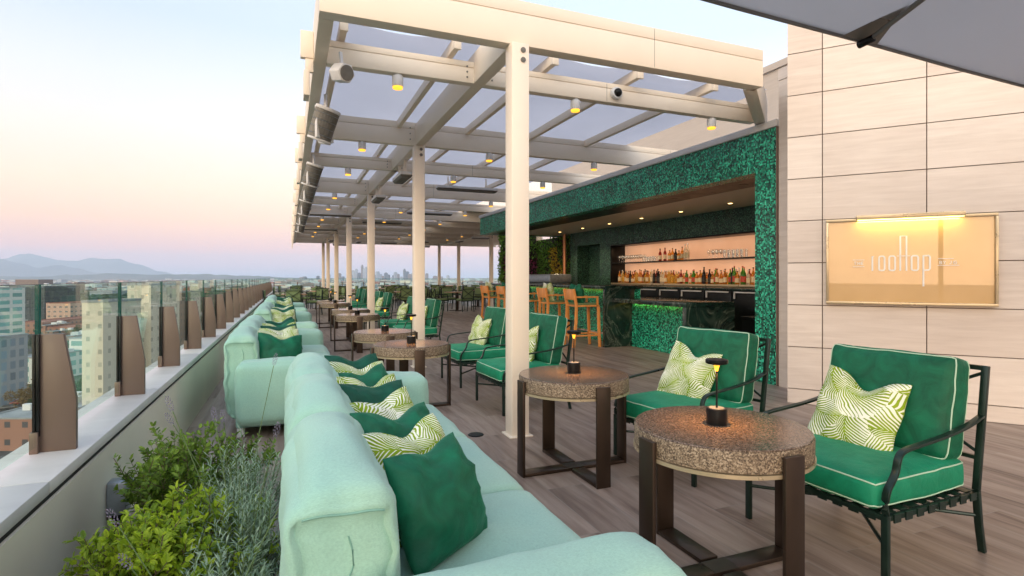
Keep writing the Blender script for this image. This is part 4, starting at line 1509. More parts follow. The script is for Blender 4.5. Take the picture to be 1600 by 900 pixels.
# ================================================================== SIDE TABLES
def make_table():
    r = empty('side_table', (0, 0, 0), 0, 'x', 'table')
    m = MB(); m.lathe([(.362, .553), (.372, .556), (.373, .632), (.370, .6385)], 72); m.build('stone_edge', 'granite_edge', r, bevel=0, smooth=True)
    m = MB(); m.lathe([(.3685, .6388), (.3695, .642), (.366, .6455)], 72); m.build('tabletop', 'granite_top', r, smooth=True)
    m = MB(); m.lathe([(.30, .536), (.377, .536), (.377, .5515), (.30, .5515)], 64); m.build('rim_band', 'sign_frame', r, smooth=True)
    for k in range(4):
        a = k * PI / 2
        M_ = Matrix.Rotation(a, 4, 'Z')
        m = MB(); m.box((.387, 0, .311), (.018, .098, .622), 0, 0, M_); m.build('leg', 'bronze_leg', r, bevel=.003)
        m = MB(); m.box((.222, 0, .012 if k % 2 == 0 else .0125), (.31, .098, .020), 0, 0, M_); m.build('base_bar', 'bronze_leg', r, bevel=.002)
    m = MB(); m.box((0, 0, .0122), (.133, .098, .0202)); m.build('base_joint', 'bronze_leg', r)
    return r
tabs = [(1.777, 1.924, 'round granite side table closest to the camera, before the palm pillow armchair'),
        (1.80, 3.33, 'round granite side table beside the tall white column'),
        (1.13, 5.475, 'round granite side table at the far arm of the first sofa'),
        (1.09, 6.85, 'round granite side table in front of the second sofa'),
        (1.13, 10.19, 'granite side table in front of the third sofa'),
        (1.18, 11.9, 'granite side table by the third column'),
        (1.11, 15.1, 'granite side table in front of the last sofa'),
        (1.10, 16.5, 'farthest granite side table beyond the last sofa')]
t0 = make_table()
for i, (x, y, lab) in enumerate(tabs):
    o = t0 if i == 0 else dup(t0, (0, 0, 0))
    o.location = (x, y, 0); o['label'] = lab.replace('farthest', 'last')
def make_lamp():
    r = empty('table_lamp', (0, 0, 0), 0, 'x', 'table lamp')
    m = MB(); m.lathe([(.044, 0), (.0455, .003), (.0455, .068), (.043, .071)], 28); m.build('base', 'black_metal', r, smooth=True)
    m = MB(); m.lathe([(.034, .0712), (.034, .0722)], 24); m.build('base_cap', 'galv', r, smooth=True)
    m = MB(); m.cyl((0, 0, .072), (0, 0, .272), .0045, n=10); m.build('stem', 'black_metal', r, smooth=True)
    m = MB(); m.lathe([(.010, .262), (.046, .270), (.0485, .274), (.0485, .286), (.046, .289)], 28); s_ = m.build('shade', 'black_metal', r, smooth=True)
    m = MB(); m.lathe([(.0055, .235), (.013, .2615)], 12); m.build('bulb', 'lamp_amber', s_, smooth=True)
    return r
l0 = make_lamp()
lampn = ['closest to the camera', 'beside the tall white column', 'by the far arm of the first sofa', 'in front of the second sofa', 'in front of the third sofa', 'by the third column', 'in front of the last sofa', 'beyond the last sofa']
for i, (x, y, lab) in enumerate(tabs):
    o = l0 if i == 0 else dup(l0, (0, 0, 0))
    dx, dy = (.0, .0) if i > 1 else [(.0, .02), (.02, .03)][i]
    o.location = (x + dx, y + dy, .6457); o['label'] = 'black disc table lamp on the granite table ' + lampn[i]
    lamp('lamp_light', 'SPOT', (x + dx + .0, y + dy, .6457 + .232), 9.0 if i < 4 else 3.0, (1, .42, .10), .012, (0, 0, 0), spot=R(140))

# ================================================================== LOUNGE ARMCHAIRS (local: faces -x)
def make_armchair():
    r = empty('armchair', (0, 0, 0), 0, 'x', 'armchair')
    W = .36
    for s in (-1, 1):
        y = s * W
        m = MB(); m.bar([(-.345, y, 0), (-.345, y, .30)], .030, .022, up=Vector((1, 0, 0))); m.build('leg', 'dark_green_metal', r, bevel=.003)
        m = MB(); m.bar([(.375, y, 0), (.345, y, .14), (.325, y, .30)], .030, .022, up=Vector((1, 0, 0))); m.build('leg', 'dark_green_metal', r, bevel=.003)
        # arm: swan-neck from the front leg, then back to the post
        pts = [(-.345, y, .301), (-.348, y, .36), (-.335, y, .405), (-.300, y, .44), (-.275, y, .475), (-.268, y, .515), (-.250, y, .545), (-.215, y, .558), (-.10, y, .568), (.10, y, .585), (.26, y, .61), (.368, y, .645)]
        sm_ = []
        for a, b in zip(pts[:-1], pts[1:]):
            for q in range(3):
                t = q / 3; sm_.append(tuple(a[k] * (1 - t) + b[k] * t for k in range(3)))
        sm_.append(pts[-1])
        for _ in range(2):
            sm_ = [sm_[0]] + [tuple((sm_[i - 1][k] + 2 * sm_[i][k] + sm_[i + 1][k]) / 4 for k in range(3)) for i in range(1, len(sm_) - 1)] + [sm_[-1]]
        m = MB(); m.bar(sm_, .030, .012, up=Vector((0, s, 0)) if False else Vector((0, 0, 1))); m.build('arm', 'dark_green_metal', r, bevel=.002)
        m = MB(); m.bar([(.325, y, .301), (.345, y, .45), (.375, y, .66), (.405, y, .88)], .030, .022, up=Vector((1, 0, 0))); m.build('back_post', 'dark_green_metal', r, bevel=.003)
    m = MB()
    for x in (-.345, .325):
        m.bar([(x, -W + .012, .285), (x, W - .012, .285)], .022, .022)
    for s in (-1, 1):
        m.bar([(-.333, s * W, .285), (.313, s * W, .285)], .022, .022)
    m.build('seat_frame', 'dark_green_metal', r, bevel=.002)
    m = MB()
    for k in range(9):
        y = -W + .06 + k * (2 * W - .12) / 8
        m.box((-.01, y, .293), (.66, .045, .006))
        m.box((-.352, y, .283), (.006, .045, .036))
    for k in range(8):
        x = -.29 + k * .56 / 7
        m.box((x, 0, .2995), (.045, 2 * W - .01, .005))
        for s in (-1, 1): m.box((x, s * (W + .014), .283), (.045, .006, .036))
    m.build('webbing', 'dark_green_metal', r)
    m = MB(); m.tube([(-.345, -W, .165), (.345, W, .165)], .009, 8); m.tube([(-.345, W, .178), (.345, -W, .178)], .009, 8)
    m.build('stretcher', 'dark_green_metal', r, smooth=True)
    m = MB()
    m.bar([(.405, -W, .868), (.405, W, .868)], .022, .022)
    m.bar([(.345, -W, .45), (.345, W, .45)], .018, .018)
    m.tube([(.352, -W, .47), (.400, W, .85)], .008, 8); m.tube([(.352, W, .47), (.400, -W, .85)], .008, 8)
    m.build('back_brace', 'dark_green_metal', r, smooth=True)
    # cushions
    f = softmap((.335, .335, .070), .040, (.012, .008, .020), 3.1, .006, 6)
    m = MB(); softbox(m, f, (0, 0, 0), 14)
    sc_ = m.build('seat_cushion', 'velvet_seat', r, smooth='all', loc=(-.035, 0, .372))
    m = MB()
    for v in (.80, -.80):
        m.tube(ring(f, 2, v, (0, 0, 0), 14, 1.004), .0034, 6, closed=True)
    m.build('piping', 'piping', sc_, smooth=True)
    f = softmap((.075, .318, .240), .045, (.035, .010, .012), 8.4, .008, 6)
    def f2(p, f=f):
        q = f(p)
        if p[2] > 0:  # corners stand up a little more than the middle
            q.z += .018 * (abs(p[1]) ** 3) * p[2]
        return q
    m = MB(); softbox(m, f2, (0, 0, 0), 16)
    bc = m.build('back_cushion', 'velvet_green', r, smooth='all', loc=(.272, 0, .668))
    bc.rotation_euler.y = R(11)
    m = MB()
    for v in (.80, -.80):
        m.tube(ring(f2, 0, v, (0, 0, 0), 16, 1.004), .0034, 6, closed=True, up=Vector((1, 0, 0)))
    m.build('piping', 'piping', bc, smooth=True)
    return r
chairs = [(2.66, 1.93, R(2), 'green velvet armchair closest to the camera, before the gold sign'),
          (2.62, 3.16, R(9), 'green velvet armchair in front of the green mosaic pier'),
          (2.20, 5.20, R(2), 'green velvet armchair just behind the tall white column'),
          (2.20, 6.62, R(3), 'green velvet armchair facing the table before the second sofa'),
          (2.10, 9.72, R(0), 'green armchair seen beside the second column'),
          (2.05, 11.15, R(0), 'green armchair partly behind the second column'),
          (2.08, 14.5, R(0), 'green armchair opposite the last sofa by the third column'),
          (2.08, 16.0, R(2), 'green armchair opposite the last sofa, deeper in the row'),
          (2.1, 19.2, R(0), 'green armchair beyond the fourth column'),
          (2.1, 20.8, R(0), 'last green armchair of the row, beyond the fourth column')]
a0 = make_armchair()
for i, (x, y, rz, lab) in enumerate(chairs):
    o = a0 if i == 0 else dup(a0, (0, 0, 0))
    o.location = (x, y, 0); o.rotation_euler.z = rz; o['label'] = lab
for i, (x, y, rz, lab) in enumerate(chairs[:8]):
    me = PC[[0, 1, 2, 1, 0, 2, 1, 0][i]]
    dy = [.055, .06, .08, .12, .05, .05, .05, .05][i]
    l = Vector((.085, dy, 0)); l.rotate(Matrix.Rotation(rz, 3, 'Z'))
    pillow(me, (x + l.x, y + l.y, .452 + .145), R([190, 196, 184, 188, 184, 184, 184, 184][i]), [.36, .34, .3, .3, .3, .3, .3, .3][i], R([-7, -10, 4, -5, 3, -4, 4, 2][i]),
           'palm print pillow on the ' + lab)

# ================================================================== BAR STOOLS (local: faces +x)
def make_stool():
    r = empty('bar_stool', (0, 0, 0), 0, 'x', 'bar stool')
    wd = .055
    for sx_, top in ((-1, 1.09), (1, .76)):
        for s in (-1, 1):
            y = s * .215
            if sx_ < 0:
                pts = [(-.285, y, 0), (-.235, y, .45), (-.225, y, .78), (-.285, y, 1.09)]
            else:
                pts = [(.255, y, 0), (.235, y, .40), (.225, y, .755)]
            m = MB(); m.bar(pts, .032, wd, up=Vector((1, 0, 0))); m.build('leg', 'orange_wood', r, bevel=.005)
    m = MB(); m.bb(-.225, .25, -.23, .23, .755, .79); m.build('seat', 'orange_wood', r, bevel=.012)
    m = MB(); m.bb(-.20, .235, -.21, .21, .79, .825); m.build('seat_pad', 'olive_fabric', r, bevel=.014)
    m = MB(); m.box((-.265, 0, .985), (.022, .40, .20), 0, 0, Matrix.Identity(4)); m.build('backrest', 'orange_wood', r, bevel=.006)
    for s in (-1, 1):
        m = MB(); m.bar([(-.255, s * .232, .94), (.215, s * .232, .94)], .034, .030); m.bar([(.198, s * .232, .925), (.198, s * .232, .79)], .030, .034, up=Vector((1, 0, 0)))
        m.build('arm', 'orange_wood', r, bevel=.004)
    m = MB()
    m.bar([(.245, -.20, .24), (.245, .20, .24)], .03, .035); m.bar([(-.26, -.20, .20), (-.26, .20, .20)], .03, .03)
    for s in (-1, 1): m.bar([(-.26, s * .215, .22), (.245, s * .215, .22)], .026, .03)
    m.build('footrest', 'orange_wood', r, bevel=.003)
    return r
st = make_stool()
stl = ['orange wood bar stool at the waterfall end of the bar with a green pillow', 'second orange bar stool from the waterfall end with a palm pillow', 'orange bar stool with a green pillow just beside the tall column',
       'orange bar stool partly hidden by the tall column', 'last orange bar stool before the dining tables, with a palm pillow']
for i, y in enumerate([9.22, 10.45, 11.65, 12.9, 14.15]):
    o = st if i == 0 else dup(st, (0, 0, 0))
    o.location = (5.18, y, 0); o.rotation_euler.z = R(-4 + 2 * i); o['label'] = stl[i]
    me = [VM[1], PM[1], VM[0], VM[3], PM[2]][i]
    pillow(me, (5.06, y, .825 + .18), R(0), .18, 0, ('green' if me in VM else 'palm print') + ' pillow on the ' + stl[i].split(' with a')[0])

# ================================================================== DINING SETS
def make_dchair():
    r = empty('dining_chair', (0, 0, 0), 0, 'x', 'dining chair')   # faces +y
    for sx_ in (-1, 1):
        m = MB(); m.bar([(sx_ * .25, .24, 0), (sx_ * .25, .24, .43)], .024, .024, up=Vector((0, 1, 0))); m.build('leg', 'dark_green_metal', r)
        m = MB(); m.bar([(sx_ * .25, -.27, 0), (sx_ * .25, -.23, .45), (sx_ * .25, -.29, .88)], .026, .026, up=Vector((0, 1, 0))); m.build('leg', 'dark_green_metal', r)
        m = MB(); m.bar([(sx_ * .25, -.25, .64), (sx_ * .255, .20, .64), (sx_ * .25, .24, .60), (sx_ * .25, .24, .43)], .022, .018); m.build('arm', 'dark_green_metal', r)
    m = MB(); m.bb(-.26, .26, -.25, .26, .40, .43); m.build('seat_frame', 'dark_green_metal', r)
    m = MB(); m.bb(-.235, .235, -.21, .25, .431, .50); m.build('seat', 'olive_fabric', r, bevel=.02)
    m = MB(); m.box((0, -.235, .70), (.45, .055, .34), 0, 0, Matrix.Identity(4)); m.build('backrest', 'olive_fabric', r, bevel=.02)
    m = MB(); m.bar([(-.25, -.285, .87), (.25, -.285, .87)], .022, .022); m.bar([(-.25, -.27, .52), (.25, -.27, .52)], .02, .02)
    m.bar([(-.25, -.277, .52), (.25, -.292, .87)], .016, .022, up=Vector((0, 1, 0))); m.bar([(.25, -.281, .52), (-.25, -.296, .87)], .016, .022, up=Vector((0, 1, 0)))
    m.build('cross_back', 'dark_green_metal', r)
    return r
def make_dtable():
    r = empty('dining_table', (0, 0, 0), 0, 'x', 'dining table')
    m = MB(); m.bb(-.40, .40, -.40, .40, .715, .745); m.build('tabletop', 'table_wood', r, bevel=.006)
    m = MB(); m.box((0, 0, .36), (.09, .09, .70)); m.build('pedestal', 'bronze_leg', r)
    m = MB(); m.box((0, 0, .012), (.62, .08, .024)); m.box((0, 0, .0125), (.08, .62, .0245)); m.build('base', 'bronze_leg', r)
    return r
dt = make_dtable(); dc = make_dchair()
tfirst = cfirst = True
rd = random.Random(5)
sets = [(6.15, 21.0, 8), (4.35, 22.4, -5), (0.15, 20.6, 0), (7.9, 23.6, 12), (5.6, 25.4, 3), (3.3, 26.2, -8), (1.2, 24.6, 4), (9.6, 26.4, 0), (7.4, 28.0, 6), (4.8, 29.4, 0),
        (2.4, 30.0, 5), (0.3, 28.6, 0), (10.3, 30.2, 0), (8.0, 31.2, -4), (11.6, 27.6, 9), (5.9, 31.9, 2), (0.4, 32.0, 0), (12.6, 31.6, 0)]
for i, (x, y, a) in enumerate(sets):
    o = dt if tfirst else dup(dt, (0, 0, 0)); tfirst = False
    o.location = (x, y, 0); o.rotation_euler.z = R(a)
    near_ = {0: 'beyond the last bar stool', 1: 'between the second column and the bar stools', 2: 'just past the last sofa by the parapet'}
    if i in near_:
        o['label'] = 'square dining table ' + near_[i]
    else:
        o['label'] = 'square dining table in the far seating area'; o['group'] = 'dining tables at the far end'
    for q in range(4):
        if rd.random() < .08 and i > 2: continue
        ang = R(a) + q * PI / 2
        dd = .68 + rd.uniform(-.04, .06)
        c = dc if cfirst else dup(dc, (0, 0, 0)); cfirst = False
        c.location = (x + dd * math.sin(ang), y - dd * math.cos(ang), 0)
        c.rotation_euler.z = ang + R(rd.uniform(-7, 7))
        if i in near_:
            side = ['backing onto the camera', 'on the bar side', 'on the far side', 'on the parapet side'][q]
            c['label'] = f'olive chair {side}, table {near_[i]}'
        else:
            c['label'] = 'olive cross back dining chair in the far seating area'; c['group'] = 'dining chairs at the far end'

# ================================================================== UMBRELLA
ub = empty('umbrella', (2.95, 0.25, 0), R(2.5), 'large grey square parasol overhead at the corner of the view', 'umbrella')
hs = 1.82; ztop = 3.25; ze = 2.60
def ucan(dz, k=10):
    vs = []; fs = []
    for side in range(4):
        a = side * PI / 2
        o0 = len(vs)
        for j in range(k + 1):
            t = j / k
            for i in range(k + 1):
                s = -1 + 2 * i / k
                x = hs * t; y = hs * t * s
                sag = .07 * t * (1 - t) * 4 * (1 - s * s) * .5 + .008 * (1 - abs(abs(s) - .5) * 2) * t
                z = ztop + (ze - ztop) * t ** .92 - sag * .6 + dz
                if t > .999: x -= .02 * (1 - s * s) * 0
                vs.append((x * math.cos(a) - y * math.sin(a), x * math.sin(a) + y * math.cos(a), z))
        for j in range(k):
            for i in range(k):
                q = o0 + j * (k + 1) + i
                fs.append((q, q + 1, q + k + 2, q + k + 1))
    return vs, fs
m = MB(); a_, b_ = ucan(0.0); m.add(a_, b_); a_, b_ = ucan(-.006); m.add(a_, [f[::-1] for f in b_])
cn = m.build('canopy', 'umbrella_cloth', ub, smooth=True)
m = MB()
for side in range(4):
    a = side * PI / 2
    pts = []
    for i in range(21):
        s = -1 + i / 10
        x = hs; y = hs * s
        sag = .008 * (1 - abs(abs(s) - .5) * 2)
        pts.append((x * math.cos(a) - y * math.sin(a), x * math.sin(a) + y * math.cos(a), ze - sag * .6 - .004))
    m.bar(pts, .012, .028)
m.build('hem', 'grey_trim', cn)
for k in range(8):
    a = k * PI / 4
    rr_ = hs * (1 if k % 2 == 0 else 1.4142)
    m = MB(); m.tube([(.05 * math.cos(a), .05 * math.sin(a), ztop - .03), (rr_ * .5 * math.cos(a), rr_ * .5 * math.sin(a), (ztop + ze) / 2 - .035), (rr_ * .97 * math.cos(a), rr_ * .97 * math.sin(a), ze - .03)], .014, 10)
    q = m.build('rib', 'dark_green_metal' if False else 'grey_trim', ub, smooth=True)
    m = MB(); m.tube([(rr_ * .955 * math.cos(a), rr_ * .955 * math.sin(a), ze - .027), (rr_ * 1.0 * math.cos(a), rr_ * 1.0 * math.sin(a), ze - .035)], .021, 10); m.build('rib_tip', 'black_metal', q, bevel=.003)
    # reinforcing patch
    e = .14 if k % 2 == 0 else .18
    t_ = Vector((math.cos(a), math.sin(a), 0)); n_ = Vector((-math.sin(a), math.cos(a), 0))
    m = MB(); zz = ze - .011
    if k % 2 == 0:
        up_ = (ztop - ze) / hs
        m.add([t_ * rr_ * .995 + n_ * e + Vector((0, 0, zz)), t_ * rr_ * .995 - n_ * e + Vector((0, 0, zz)), t_ * (rr_ * .86) + Vector((0, 0, zz + rr_ * .14 * up_ - .004))], [(0, 1, 2)])
        m.add([v + Vector((0, 0, -.002)) for v in [t_ * rr_ * .995 + n_ * e + Vector((0, 0, zz)), t_ * rr_ * .995 - n_ * e + Vector((0, 0, zz)), t_ * (rr_ * .86) + Vector((0, 0, zz + rr_ * .14 * up_ - .004))]], [(2, 1, 0)])
        m.build('corner_patch', 'grey_trim', cn)
m = MB(); m.cyl((0, 0, .02), (0, 0, ztop - .02), .03, n=16); m.build('pole', 'bronze_leg', ub)
m = MB(); m.box((0, 0, .03), (.7, .7, .06)); m.build('base', 'bronze_leg', ub, bevel=.01)

# ================================================================== SMALL FIXTURES
m = MB(); m.lathe([(.062, 0), (.066, .004), (.060, .008)], 24)
tag(m.build('floor_outlet', 'black_metal', None, loc=(1.43, 4.33, 0)), 'round black floor outlet between the sofa and the tall column', 'floor outlet')
jb = empty('junction_box', (-.81, 3.24, .0), 0, 'grey conduit junction box on the parapet behind the shrubs', 'junction box')
m = MB(); m.bb(0.0, .085, -.09, .0, .16, .32); m.build('housing', 'galv', jb, bevel=.012)
m = MB(); m.cyl((.042, 0.0, .255), (.042, .07, .255), .045, n=16); m.build('gland', 'galv', jb, bevel=.004)
m = MB(); m.cyl((.042, -.045, .16), (.042, -.045, .12), .036, n=14); m.cyl((.042, -.045, .12), (.042, -.045, .0), .026, n=14); m.build('pipe', 'black_metal', jb, bevel=.002)

# ================================================================== PLANTER AND PLANTS
pl = empty('planter_box', (-.44, 2.0, 0), 0, 'low dark planter box between parapet and first sofa', 'planter')
m = MB()
m.bb(-.26, .345, -1.15, 1.0, 0, .14)
m.build('box', 'bronze_post', pl, bevel=.006)
m = MB(); m.bb(-.245, .33, -1.13, .98, .1401, .155); m.build('soil', 'soil', pl)

def boxwood(x, y, h, spread, nst, mat, seed, label, lsize=.0155):
    rs = random.Random(seed)
    r = empty('shrub', (x, y, .15), 0, label, 'shrub')
    st_ = MB(); lf = MB()
    for s in range(nst):
        a = rs.uniform(0, 2 * PI); lean = rs.uniform(.05, 1.0) ** .7
        hh = h * rs.uniform(.62, 1.0) * (1 - .35 * lean)
        b = Vector((rs.gauss(0, .05), rs.gauss(0, .05), 0))
        tip = b + Vector((math.cos(a) * spread * lean, math.sin(a) * spread * lean, hh))
        mid = (b + tip) / 2 + Vector((math.cos(a), math.sin(a), 0)) * spread * .12 + Vector((0, 0, hh * .05))
        pts = [b * (1 - t) ** 2 + mid * 2 * t * (1 - t) + tip * t * t for t in [q / 7 for q in range(8)]]
        st_.tube(pts, .0026, 5, taper=[1.2 - .9 * q / 7 for q in range(8)])
        def twig(pts, n, sz):
            for q in range(n):
                t = .18 + .82 * (q + rs.random()) / n
                k = min(len(pts) - 2, int(t * (len(pts) - 1))); u_ = t * (len(pts) - 1) - k
                p = pts[k].lerp(pts[k + 1], u_)
                dirn = (pts[k + 1] - pts[k]).normalized()
                for sg in (1, -1):
                    aa = rs.uniform(0, 2 * PI)
                    side = dirn.orthogonal().normalized(); side.rotate(Matrix.Rotation(aa, 3, dirn)); side *= 1
                    ax = (side * rs.uniform(.7, 1) + dirn * rs.uniform(.3, .9)).normalized()
                    wv = ax.cross(dirn).normalized()
                    nn = wv.cross(ax)
                    L_ = sz * rs.uniform(.8, 1.35); Wd = L_ * .42
                    c = p + ax * L_ * .15
                    lf.add([c, c + ax * L_ * .5 + wv * Wd + nn * L_ * .12, c + ax * L_ * 1.35 + wv * Wd * .8 + nn * L_ * .2, c + ax * L_ * 1.75, c + ax * L_ * 1.35 - wv * Wd * .8 + nn * L_ * .2, c + ax * L_ * .5 - wv * Wd + nn * L_ * .12], [(0, 1, 2, 3), (0, 3, 4, 5)])
        twig(pts, 17, lsize)
        for _ in range(rs.randint(3, 6)):
            t = rs.uniform(.3, .9); k = int(t * 7)
            p = pts[k]
            d = Vector((rs.gauss(0, 1), rs.gauss(0, 1), rs.uniform(.3, 1.6))).normalized()
            l_ = h * rs.uniform(.12, .28)
            tp = [p, p + d * l_ * .5 + Vector((0, 0, .005)), p + d * l_ + Vector((0, 0, .02))]
            st_.tube(tp, .0015, 4)
            twig(tp, 9, lsize * .95)
    st_.build('stem', 'bark', r); lf.build('foliage', mat, r)
    return r
boxwood(-.42, 2.80, .56, .24, 50, 'leaf_box_dark', 1, 'dark boxwood shrub standing tallest beside the parapet')
boxwood(-.38, 2.22, .44, .27, 84, 'leaf_box', 2, 'bright yellow green boxwood shrub in front of the junction box')
boxwood(-.60, 1.80, .25, .22, 64, 'leaf_box', 3, 'low bright boxwood shrub in the bottom corner by the parapet')
boxwood(-.36, 1.62, .24, .20, 40, 'leaf_box', 4, 'low boxwood shrub between the corner shrub and the lavender')
def lavender(x, y, h, spread, n, seed, label):
    rs = random.Random(seed)
    r = empty('lavender', (x, y, .15), 0, label, 'plant')
    st_ = MB(); lf = MB(); fl = MB()
    for s in range(n):
        a = rs.uniform(0, 2 * PI); lean = rs.random() ** .6
        hh = h * rs.uniform(.55, 1.0) * (1 - .40 * lean)
        tip = Vector((math.cos(a) * spread * lean, math.sin(a) * spread * lean, hh))
        b = tip * .12; b.z = 0
        mid = (b + tip) / 2 + Vector((math.cos(a), math.sin(a), 0)) * spread * .15
        pts = [b * (1 - t) ** 2 + mid * 2 * t * (1 - t) + tip * t * t for t in [q / 5 for q in range(6)]]
        st_.tube(pts, .0014, 4)
        for q in range(15):
            t = .25 + .75 * q / 14
            k = min(4, int(t * 5)); p = pts[k].lerp(pts[k + 1], t * 5 - k); dirn = (pts[k + 1] - pts[k]).normalized()
            side = dirn.orthogonal().normalized(); side.rotate(Matrix.Rotation(rs.uniform(0, 6.28), 3, dirn))
            for sg in (1, -1):
                ax = (side * sg * .75 + dirn * rs.uniform(.55, 1.1)).normalized(); wv = ax.cross(side).normalized()
                if wv.length < .5: continue
                L_ = .036 * rs.uniform(.7, 1.3); ww = .0024
                tipb = p + ax * L_ + Vector((0, 0, -.004))
                lf.add([p - wv * ww * .5, p + ax * L_ * .5 + wv * ww, tipb, p + ax * L_ * .5 - wv * ww], [(0, 1, 2, 3)])
    for s in range(max(3, n // 45)):
        a = rs.uniform(0, 2 * PI); l_ = h * rs.uniform(1.1, 1.5)
        tip = Vector((math.cos(a) * spread * 1.0, math.sin(a) * spread * .9, l_))
        pts = [Vector((0, 0, .05)), tip * .5 + Vector((0, 0, .04)), tip]
        st_.tube(pts, .0016, 5)
        dd = (pts[2] - pts[1]).normalized()
        for q in range(34):
            p = tip + dd * (.055 * q / 34) ; rr0 = .006 * math.sin(PI * (q + 3) / 38) + .001
            an = q * 2.4
            e1 = dd.orthogonal().normalized(); e1.rotate(Matrix.Rotation(an, 3, dd))
            c = p + e1 * rr0; e2 = dd.cross(e1)
            fl.add([c, c + e1 * .004 + e2 * .002 + dd * .003, c + e1 * .003 + dd * .007, c - e2 * .002 + e1 * .002 + dd * .003], [(0, 1, 2, 3)])
    st_.build('stem', 'stem_green', r); lf.build('foliage', 'leaf_lavender', r); fl.build('blossom', 'flower_lavender', r)
    return r
lavender(-.20, 2.62, .50, .24, 130, 21, 'grey green lavender bush farthest up the planter beside the first sofa'.replace('farthest up', 'at the upper end of'))
lavender(-.16, 2.18, .46, .22, 150, 22, 'grey green lavender bush in the middle of the planter against the sofa back')
lavender(-.22, 1.76, .40, .24, 150, 23, 'low grey green lavender bush with drooping stalks at the bottom of the planter')
lavender(-.16, 1.40, .34, .20, 100, 24, 'small lavender tuft under the near end of the sofa back')

# ================================================================== CITY BELOW
GZ = -38.0
HG = H - GZ
def gz(u, v):
    d = FP * HG / (v - HZ)
    return d
m = MB(); m.add([(-17000, -3000, GZ), (15000, -3000, GZ), (15000, 17000, GZ), (-17000, 17000, GZ)], [(0, 1, 2, 3)])
struct(m.build('ground', 'city_ground'), 'city ground far below the terrace')
m = MB(); x0, y0 = at(-40, 118)
cx, cy = at(60, 150)
m.add([(cx - 75, cy - 70, GZ + .05), (cx + 62, cy - 70, GZ + .05), (cx + 62, cy + 60, GZ + .05), (cx - 75, cy + 60, GZ + .05)], [(0, 1, 2, 3)])
struct(m.build('road', 'asphalt'), 'street and parking area below the tower')

def tree(x, y, h, r, seed, label, mat='leaf_tree', group=None):
    rs = random.Random(seed)
    t = empty('tree', (x, y, GZ), 0, label, 'tree', group)
    m = MB(); m.tube([(0, 0, 0), (.2, .1, h * .4), (0, .2, h * .75)], .28, 7, taper=[1.3, .9, .4])
    for k in range(5):
        a = k * 1.26
        m.tube([(.1, .1, h * .45), (math.cos(a) * r * .5, math.sin(a) * r * .5, h * .7)], .1, 5)
    m.build('trunk', 'bark', t)
    m = MB()
    cl = [(Vector((rs.gauss(0, r * .42), rs.gauss(0, r * .42), h * .68 + rs.gauss(0, r * .34))), r * rs.uniform(.25, .45)) for _ in range(16)]
    for c, cr_ in cl:
        for _ in range(90):
            dv_ = Vector((rs.gauss(0, 1), rs.gauss(0, 1), rs.gauss(0, 1))).normalized() * cr_ * rs.uniform(.7, 1.05)
            leaves(m, [c + dv_], .30, 1, rnd=rs, spread=.05)
    m.build('crown', mat, t)
    return t

def bld(name, u0, u1, ytop, ybase, depth, mat, label, group=None, roofmat=None, d=None, rot=0.0, extras=0, hgt=None):
    d = d or gz(0, ybase)
    xa, ya = at(u0, d); xb, yb = at(u1, d)
    wdt = math.hypot(xb - xa, yb - ya)
    hh = hgt or (H - GZ) - (ytop - HZ) * d / FP
    r = empty(name, (xa, ya, GZ), math.atan2(yb - ya, xb - xa) + rot, label, 'building', group)
    m = MB(); m.bb(0, wdt, 0, depth, 0, hh); m.build('wall', mat, r)
    m = MB()
    p = min(.6, hh * .05)
    for (a, b, c, e) in ((-.15, wdt + .15, -.15, .3), (-.15, wdt + .15, depth - .3, depth + .15), (-.15, .3, .3, depth - .3), (wdt - .3, wdt + .15, .3, depth - .3)):
        m.bb(a, b, c, e, hh, hh + p)
    m.bb(.31, wdt - .31, .31, depth - .31, hh, hh + .1)
    m.build('roof', roofmat or 'roof_grey', r)
    if extras:
        rx = random.Random(int(u0 * 7 + u1))
        for _ in range(extras):
            m = MB(); a, b = rx.uniform(.15, .75) * wdt, rx.uniform(.15, .75) * depth
            s_ = rx.uniform(1.2, 3.0)
            m.bb(a, a + s_ * 1.4, b, b + s_, hh + .11, hh + rx.uniform(1.2, 2.4))
            m.build('roof_unit', 'coping_white', r)
    return r
bld('office_tower', 14, 70, 447, 503, 40, 'bld_glass', 'dark glass office block seen through the first glass pane', extras=2)
bld('office_tower', 24, 60, 437, 470, 30, 'bld_brown', 'brown tower top rising behind the dark glass office block')
bld('office_tower', -70, -6, 451, 560, 16, 'bld_white', 'white framed tower cut by the edge of the picture')
bld('office_building', 19, 62, 560, 600, 22, 'bld_white', 'white low office with green window bands', extras=4)
bld('office_building', -110, -12, 530, 640, 12, 'bld_grey', 'grey glass office beside the white tower')
bld('shop_building', -30, 68, 655, 705, 26, 'bld_brick', 'brick shop building with cluttered pale roof', extras=9)
bld('apartment_building', 72, 110, 474, 505, 60, 'bld_pink', 'pink low building behind the first bronze post', roofmat='roof_red')
bld('apartment_building', 22, 66, 504, 522, 55, 'bld_brick', 'long red roofed building below the dark office block', roofmat='roof_red')
bld('apartment_building', 74, 128, 512, 530, 50, 'bld_brick', 'red roofed row between the first two bronze posts', roofmat='roof_red')
bld('office_building', 108, 128, 530, 585, 26, 'bld_white', 'white office with green glass between the first two bronze posts', extras=2)
bld('reflection_block', 128, 161, 473, 680, 14, 'bld_cream', 'added tall cream block mimicking the reflection in the second glass pane')  # added blocks that stand in for reflections in the glass panes
bld('reflection_block', 163, 192, 497, 650, 16, 'bld_brown', 'added brown block mimicking a reflection beside the tall cream one')
bld('reflection_block', 199, 236, 446, 640, 14, 'bld_cream', 'added cream block mimicking the reflection in the third glass pane')
bld('reflection_block', 244, 268, 458, 560, 16, 'bld_brown', 'added brown block mimicking the reflection in the fourth glass pane')
